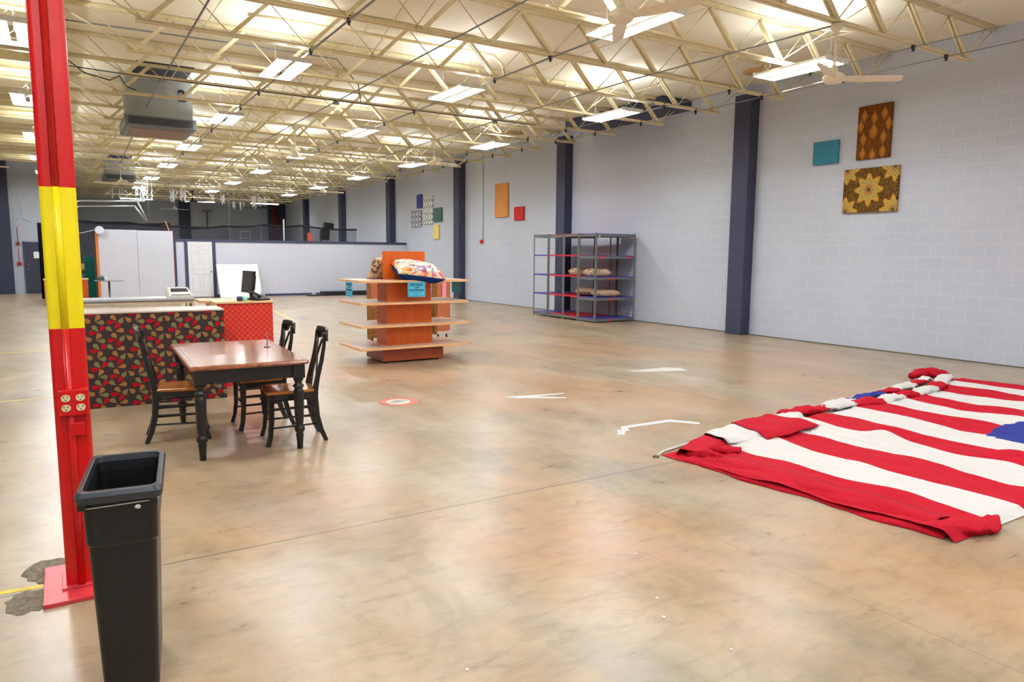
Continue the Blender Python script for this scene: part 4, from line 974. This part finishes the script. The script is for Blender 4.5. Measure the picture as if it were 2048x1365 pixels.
t = thing('tilted_speaker', 'black tilted speaker-like box on a stand behind the partition', 'speaker', (9.25, 29.9, 0)); m = MB(); m.box(-.2, .2, -.12, .12, 2.65, 2.88, 0, Matrix.Rotation(.12, 4, 'Y')); m.box(-.2, .16, -.1, .1, 2.15, 2.66, 0, Matrix.Rotation(.08, 4, 'Y')); m.build('box', BLKPL, t); m = MB(); m.sweep([(0, 0, 0), (0, 0, 2.15)], .03, n=8); m.build('stand', BLACKM, t)
# overhead pipe frame near column
m = MB(); m.sweep([(.45, 29.8, 2.9), (.5, 29.8, 3.28), (.62, 29.8, 3.36), (2.7, 29.8, 3.44)], .03, n=8); m.sweep([(.45, 29.8, 3.0), (.6, 29.8, 3.17), (2.4, 29.8, 3.25)], .025, n=8); m.sweep([(2.35, 29.8, 3.25), (2.7, 29.8, 2.72)], .03, n=8); m.sweep([(2.45, 29.8, 3.42), (2.75, 29.8, 2.72)], .03, n=8); m.sweep([(2.6, 29.8, 4.0), (2.62, 29.8, 3.4)], .02, n=8)
tag(m.build('pipe_frame', plain('bright_pipe', (190,192,190), .35, .6)), 'bright metal pipe frame hanging above the white divider', 'pipe frame')
# sparkly hanging strands
ICE = plain('white_tinsel', (240,240,248), .3)
sp = [(3.0, 33.6, 3.98, .28, 9), (4.05, 31.5, 4.05, .55, 16), (5.6, 31.8, 3.95, .4, 7), (7.3, 32.2, 4.0, .55, 13), (6.6, 33.0, 3.75, .35, 9), (2.0, 32.0, 3.98, .5, 5), (2.75, 30.5, 3.92, .45, 8)]
for i, (x, y, z, h, n) in enumerate(sp):
    t = thing('hanging_icicles', 'cluster of white icicle strands below the roof, ' + ['above the corner of the divider', 'thickest one, between the first two strip lights', 'small one above the navy far pilaster', 'wide one by the far strip light', 'low one beside the black fan', 'faint one next to the yellow column band', 'one on the pipe frame'][i], 'hanging decoration', (x, y, z), group='white icicle decorations')
    for k in range(n):
        dx = random.uniform(-.28, .28); L = h*random.uniform(.4, 1); P = [(dx+.025*math.sin(q*2+k), random.uniform(-.02, .02), -L*q/6) for q in range(7)]
        m = MB(); m.sweep(P, .017, n=5); m.sweep([(dx, 0, 0), (dx, 0, 4.5-z if 4.5 > z else .1)], .002, n=4); m.build('strand', ICE, t)
for x, y, z0 in ((5.95, 31.5, 2.7), (2.85, 30.2, 2.7)):
    run('thin_cord', [(x, y, z0), (x, y, 4.5)], .006, plain('cord_grey_%d' % int(x), (170,170,170), .5), 'thin cord hanging from the roof ' + ('over the white door' if x > 5 else 'beside the pipe frame'), 'cord')
t = thing('ceiling_speaker', 'small grey box with bent conduit on the far court wall', 'wall fixture', (7.4, 45.75, 0)); m = MB(); m.box(-.25, .25, 0, .15, 3.95, 4.08); m.build('box', UNITG, t); m = MB(); m.sweep([(0, .1, 3.95), (0, .1, 3.1), (-.1, .1, 3.0), (-.9, .1, 2.95), (-1, .1, 2.7)], .03, n=6); m.build('conduit', BLACKM, t)

# ---------------------------------------------------------------- floor marks
def dec(name, polys, mat, label, cat, z=.0015):
    m = MB()
    for P in polys: m.prism(P, .0002, z)
    return tag(m.build(name, mat), label, cat)
t = thing('floor_sticker', 'round red and white floor sticker with two dark footprints', 'floor sticker', (3.03, 7.165, 0), -.45)
m = MB(); m.lathe([(.215, .0003), (.215, .0012)], n=40); m.build('red_ring', plain('faded_red_vinyl', (226,128,116), .5), t)
m = MB(); m.lathe([(.135, .0013), (.135, .0018)], n=32); m.build('white_disc', plain('white_vinyl', (236,230,214), .5), t)
for s in (-1, 1):
    m = MB(); P = []
    for i in range(20):
        a = 2*PI*i/20; x = .095*math.cos(a); w = .021 if x > 0 else .026; P.append((x+.015*s, s*.036+w*math.sin(a)*(1-.25*math.cos(a)**2)))
    m.prism(P, .0019, .0024); m.build('footprint', plain('grey_print', (120,122,128), .5), t)
for k, (a0, tx) in enumerate(((PI/2, 'STAND'), (-PI/2, 'HERE'))):
    for q, chh in enumerate(tx[:0]): pass
m = MB()
for k in []:
    if k: continue
    a = 2*PI*k/26; c_, s_ = math.cos(a), math.sin(a)
    m.beam((.155*c_, .155*s_, .0015), (.195*c_, .195*s_, .0015), .02, .0006)

WH = plain('white_tape', (206,208,208), .5)
dec('tape_mark', [[(4.30, 4.93), (4.36, 4.88), (4.42, 4.98), (4.95, 4.96), (5.12, 4.74), (5.18, 4.80), (5.02, 5.03), (4.9, 5.04), (4.40, 5.05)], [(4.28, 4.96), (4.33, 4.9), (4.22, 4.80), (4.17, 4.83)]], WH, 'white bracket-shaped tape mark on the floor near the flag', 'tape mark')
dec('tape_mark', [[(4.15, 6.82), (4.28, 6.66), (4.42, 6.60), (4.75, 6.40), (4.78, 6.44), (4.5, 6.66), (4.9, 6.62), (4.9, 6.66), (4.4, 6.76)]], WH, 'white streaky tape mark further from the flag, mid floor', 'tape mark')
dec('tape_mark', [[(6.6, 7.5), (6.7, 7.42), (7.4, 7.1), (7.5, 7.35), (7.3, 7.5)]], plain('faint_white_paint', (206,202,194), .5), 'faint white paint smear on the floor before the block wall', 'paint mark')
YM = plain('worn_yellow_paint', (224,194,60), .5, var=.12)
m = MB(); m.prism([(-.75, 4.0), (-.33, 3.985), (-.172, 3.965), (-.172, 4.01), (-.4, 4.03), (-.75, 4.03)], .0002, .0015); tag(m.build('yellow_line', YM), 'short worn yellow line running to the column base plate', 'floor line')
for P, lb in (([(-3, 9.2), (.0, 9.25), (.0, 9.3), (-3, 9.25)], 'faint yellow floor line nearer the column at the left edge'), ([(-4, 13.6), (-.1, 13.7), (-.1, 13.76), (-4, 13.66)], 'faint yellow floor line farther back at the left edge'), ([(4.5, 16.6), (4.56, 16.6), (5.0, 21), (4.94, 21)], 'faint yellow floor line behind the display stand')):
    dec('yellow_line', [P], plain('faint_yellow', (222,198,120), .5), lb, 'floor line')
t_ = NT('broken_concrete'); v = t_.coord(); n = t_.noise(v, 30, 6, .7); t_.set(t_.ramp(n, [(.35, (92,84,70)), (.5, (128,118,98)), (.65, (150,142,122))]), .9); t_.bump(n, .8, .02)
for cx, cy, rx, ry in ((-.12, 4.17, .14, .16), (-.22, 3.84, .09, .13)):
    P = []; rr_ = random.Random(int(cx*100))
    for i in range(22): a = 2*PI*i/22; k = 1+rr_.uniform(-.15, .15); P.append((cx+rx*k*math.cos(a), cy+ry*k*math.sin(a)))
    dec('broken_concrete', [P], t_.mat, 'rough broken concrete ' + ('behind' if cy > 4 else 'in front of') + ' the red column plate', 'floor damage', .002)
dec('tape_piece', [[(.22, 7.1), (.33, 7.08), (.33, 7.15), (.22, 7.17)]], plain('grey_tape', (140,136,128), .5), 'small grey tape piece on the floor near the left chair', 'tape piece')
rr_ = random.Random(5)
for i, (x, y) in enumerate(((2.55, 2.78), (2.3, 2.35), (2.2, 2.2), (2.25, 1.86), (1.25, 2.3))):
    P = [(x+.008*math.cos(a)*rr_.uniform(.6, 1.2), y+.008*math.sin(a)*rr_.uniform(.6, 1.2)) for a in [2*PI*k/7 for k in range(7)]]
    o = dec('paper_scrap', [P], WHITEP, 'tiny white paper scrap on the bare floor, ' + ['farthest', 'second farthest', 'middle', 'nearest', 'the one beside the bin'][i] + ' of five', 'scrap', .004)

# ---------------------------------------------------------------- the flag
flag = thing('striped_flag', 'huge red and white striped flag spread on the floor, rolled along one side', 'flag', (0, 0, 0))
XB = [4.05, 4.66, 5.12, 5.58, 6.08, 6.54, 7.0, 7.47, 7.95, 8.40, 8.85, 9.30, 9.70, 10.10]
from mathutils import noise as mnoise
def yleft(x): return 4.13+(x-4.03)*.125 if x < 6.5 else 4.39+(x-6.5)*.125
YR = 1.95
def fh(x, y):
    e = min(1, max(0, (y-YR+.02)/.12), 1)
    n = mnoise.noise(Vector((x*1.1, y*1.5, 0)))*.03 + mnoise.noise(Vector((x*3.3, y*1.2+5, 1)))*.022 + abs(mnoise.noise(Vector((x*5.5, y*1.6, 7))))*.022
    bump = .07*math.exp(-((x-6.18)**2/.03+(y-3.5)**2/.02)) + .06*math.exp(-((x-6.3)**2/.02+(y-2.52)**2/.03)) + .035*math.exp(-((x-7.9)**2/.05+(y-3.2)**2/.05))
    n += mnoise.noise(Vector((x*15, y*2.2, 3)))*.006 + abs(mnoise.noise(Vector((x*9, y*3.1, 11))))*.010
    return .034+n+bump
def wave(i, y): return (.028*math.sin(y*3.1+i*1.3)+.02*math.sin(y*7.3+i*2.1)) if 0 < i < 13 else 0
m = MB(); NR, NC = 16, 220
rowsX = []
for b in range(13):
    for k in range(NR):
        rowsX.append((b, k/NR))
rowsX.append((12, 1.0))
vs = []
for b, u in rowsX:
    for j_ in range(NC+1):
        w = j_/NC
        xa = XB[b]; xb = XB[b+1]; xm = xa+(xb-xa)*u
        yl = yleft(xm); yr = YR if xm < 6.6 else YR-.6*(xm-6.6)/3.5-.0; y = yl+(yr-yl)*w
        x = (xa+wave(b, y))*(1-u)+(xb+wave(b+1, y))*u
        if b == 0: x += .3*(1-u)*w*.62+ (.02*math.sin(y*9)*(1-u))
        z = fh(x, y); ed = min(1, (w)/.04, (1-w)/.03) ; fr = min(1, (x-XB[0])/.10) if b == 0 else 1; fr2 = min(1, (XB[13]-x)/.08) if b == 12 else 1
        z = max(.006, z*max(.12, min(max(ed, 0), max(fr, .0), max(fr2, 0))))
        if b == 0 and w > .9 : z += .035*math.sin(PI*min(1, (w-.9)/.1))*math.sin(PI*min(1, u+.1))
        vs.append((x, y, z))
def inblue(x, y):
    poly = [(6.93, 3.03), (7.5, 3.14), (7.74, 3.08), (7.8, 1.4), (6.5, 1.4), (6.93, 2.62), (6.9, 2.85)]
    c = False
    for (x1, y1), (x2, y2) in zip(poly, poly[1:]+poly[:1]):
        if (y1 > y) != (y2 > y) and x < (x2-x1)*(y-y1)/(y2-y1)+x1: c = not c
    return c
W1 = NC+1; ib = []
for r_ in range(len(rowsX)-1):
    b = rowsX[r_][0]
    for j_ in range(NC):
        a = r_*W1+j_; q = (a, a+1, a+W1+1, a+W1)
        cx = sum(vs[i][0] for i in q)/4; cy = sum(vs[i][1] for i in q)/4
        ib.append((q, 2 if inblue(cx, cy) else (0 if b % 2 == 0 else 1)))
m.add(vs, [], 0)
for q, mi in ib: m.f.append(list(q)); m.m.append(mi); m.sm.append(True)
o = m.build('spread_cloth', [FLAGR, FLAGW, FLAGB], flag, fix=False)
# folded-back front hem: extra red layers
for k, (off, lift) in enumerate(((-.035, .012), (.02, .034), (.06, .05))):
    m = MB(); P = []; N = 60; vs = []
    for i in range(N+1):
        u = i/N; y = 3.92-k*.12+(2.02+k*.05-(3.92-k*.12))*u; x = 4.075+.17*(1-(y-1.95)/2.1)+off+.02*math.sin(u*14+k*2)+.008*math.sin(u*37)
        vs += [(x, y, .003+lift*.15), (x+.03, y, .010+lift*.9+.006*math.sin(u*23+k)), (x+.11, y, .02+lift+.004*math.sin(u*19)), (x+.22, y, .026+lift*.55)]
    m.add(vs, [(4*i+j_, 4*i+4+j_, 4*i+5+j_, 4*i+1+j_) for i in range(N) for j_ in range(3)], 0, True)
    o = m.build('folded_hem', FLAGR, flag, fix=False); o.modifiers.new('thick', 'SOLIDIFY').thickness = .003
# bunched front corner end (right)
def lump(name, pts, rx, rz, mat, seed=0):
    m = MB(); P = [Vector(p) for p in pts]; fine = []; rxs = []; rzs = []
    N = 6
    for i in range(len(P)-1):
        for k in range(N):
            u = k/N; fine.append(P[i].lerp(P[i+1], u)); rxs.append(rx[i]+(rx[i+1]-rx[i])*u); rzs.append(rz[i]+(rz[i+1]-rz[i])*u)
    fine.append(P[-1]); rxs.append(rx[-1]); rzs.append(rz[-1])
    m.sweep(fine, rxs, rzs, n=22)
    nv = []
    for x, y, z in m.v:
        n = mnoise.noise(Vector((x*7+seed, y*7, z*9)))*.035+mnoise.noise(Vector((x*17, y*21+seed, z*20)))*.022
        nv.append((x+n, y+n*.7, max(.004, z+n*.6)))
    m.v = nv; return m.build(name, mat, flag, fix=False)
lump('bunched_end', [(4.34, 2.06, .03), (4.42, 1.98, .035), (4.62, 1.955, .035), (4.72, 1.97, .03)], [.05, .07, .06, .03], [.03, .045, .04, .025], FLAGR, 3)
# overlap layer folded back at the near corner: red, white, red
def patch(name, quad, mat, zb, n=16, seed=0, amp=.03, drop=True):
    m = MB(); vs = []
    A, B, C, D = [Vector((a[0], a[1], 0)) for a in quad]
    for i in range(n+1):
        for j_ in range(n+1):
            u, v_ = i/n, j_/n; p = (A*(1-u)+B*u)*(1-v_)+(D*(1-u)+C*u)*v_
            e = min(1, min(u, 1-u, v_, 1-v_)*6) if drop else 1
            w_ = min(1, v_*6, (1-v_)*5) if not drop else e
            z = zb+amp*w_+mnoise.noise(Vector((p.x*4+seed, p.y*4, 0)))*.02+mnoise.noise(Vector((p.x*11+seed, p.y*9, 2)))*.009
            if v_ < .12: z = z*(v_/.12)+.008*(1-v_/.12)
            wob = mnoise.noise(Vector((p.x*6, p.y*6, 3+seed)))*.02*(min(1, v_*4))
            vs.append((p.x+wob, p.y+wob, max(.006, z)))
    W_ = n+1; m.add(vs, [(i*W_+j_, i*W_+j_+1, (i+1)*W_+j_+1, (i+1)*W_+j_) for i in range(n) for j_ in range(n)], 0, True)
    o = m.build(name, mat, flag, fix=False); o.modifiers.new('thick', 'SOLIDIFY').thickness = .004; return o
patch('folded_corner', [(4.10, 4.05), (4.70, 4.33), (4.69, 4.02), (4.26, 3.84)], FLAGR, .035, seed=1, amp=.035, drop=False)
patch('folded_corner', [(4.66, 4.30), (5.26, 4.44), (5.13, 3.86), (4.66, 3.98)], FLAGW, .05, seed=1, amp=.045, drop=False)
patch('folded_corner', [(5.12, 4.41), (5.62, 4.47), (5.86, 3.96), (5.00, 3.86)], FLAGR, .066, seed=1, amp=.04, drop=False)
patch('folded_corner', [(5.58, 4.47), (6.16, 4.54), (6.12, 4.30), (5.72, 4.10)], FLAGW, .03, seed=1, amp=.045, drop=False)
lump('crumpled_fold', [(4.20, 4.00, .03), (4.22, 3.86, .05), (4.27, 3.74, .04), (4.30, 3.66, .02)], [.03, .05, .045, .02], [.02, .045, .04, .015], FLAGR, 9)
lump('crumpled_fold', [(4.36, 3.94, .05), (4.44, 3.86, .065), (4.58, 3.84, .05), (4.66, 3.86, .04)], [.03, .045, .04, .015], [.03, .03, .028, .012], FLAGR, 12)
# the long roll along the far side
roll_ = [(6.02, 4.46, 'R'), (6.62, 4.46, 'W'), (7.10, 4.42, 'R'), (7.50, 4.36, 'W'), (7.90, 4.38, 'R'), (8.22, 4.40, 'W'), (8.74, 4.46, 'R'), (9.14, 4.56, 'W'), (9.86, 4.86, None)]
for (xa, ya, c0), (xb, yb, _) in zip(roll_, roll_[1:]):
    lump('rolled_edge', [(xa-.03, ya, .05), ((xa+xb)/2, (ya+yb)/2, .065), (xb+.03, yb, .05)], [.075, .095, .08], [.032, .042, .034], FLAGR if c0 == 'R' else FLAGW, xa)
out_ = [(6.95, 4.52, 'W'), (7.3, 4.57, 'B'), (8.05, 4.67, 'R'), (8.42, 4.70, 'W'), (8.95, 4.80, 'R'), (9.3, 4.86, 'W'), (9.55, 4.93, None)]
for (xa, ya, c0), (xb, yb, _) in zip(out_, out_[1:]):
    lump('rolled_edge', [(xa-.02, ya, .035), ((xa+xb)/2, (ya+yb)/2, .045), (xb+.02, yb, .035)], [.06, .07, .06], [.02, .03, .022], {'R': FLAGR, 'W': FLAGW, 'B': FLAGB}[c0], xa*2)
lump('crumpled_fold', [(9.45, 5.08, .05), (9.72, 5.10, .08), (9.95, 5.0, .07), (10.05, 4.88, .04)], [.05, .09, .08, .04], [.04, .07, .06, .03], FLAGR, 21)
m = MB(); P = [(3.985, 4.125, .008), (4.12, 4.19, .012), (5.6, 4.48, .016), (7.1, 4.62, .03), (8.5, 4.84, .03), (9.6, 5.03, .03)]; m.sweep(P, .011, n=8); m.build('heading_rope', FLAGW, flag)
m = MB(); m.sweep([(3.965+.022*math.cos(a), 4.12+.022*math.sin(a), .006) for a in [2*PI*i/14 for i in range(15)]], .004, n=6); m.build('snap_ring', plain('dark_steel', (90,86,86), .3, .8), flag)

# ---------------------------------------------------------------- world, colour
w = bpy.data.worlds.new('world'); SC.world = w; w.use_nodes = True
w.node_tree.nodes['Background'].inputs[0].default_value = (.9, .93, 1, 1); w.node_tree.nodes['Background'].inputs[1].default_value = .05
SC.view_settings.view_transform = 'Standard'; SC.view_settings.look = 'None'; SC.view_settings.gamma = 1; SC.view_settings.use_curve_mapping = False
SC.view_settings.exposure = 0.13
SC.cycles.use_denoising = True; SC.cycles.max_bounces = 8; SC.cycles.diffuse_bounces = 4; SC.cycles.glossy_bounces = 3; SC.cycles.sample_clamp_indirect = 6
SC.cycles.caustics_reflective = False; SC.cycles.caustics_refractive = False
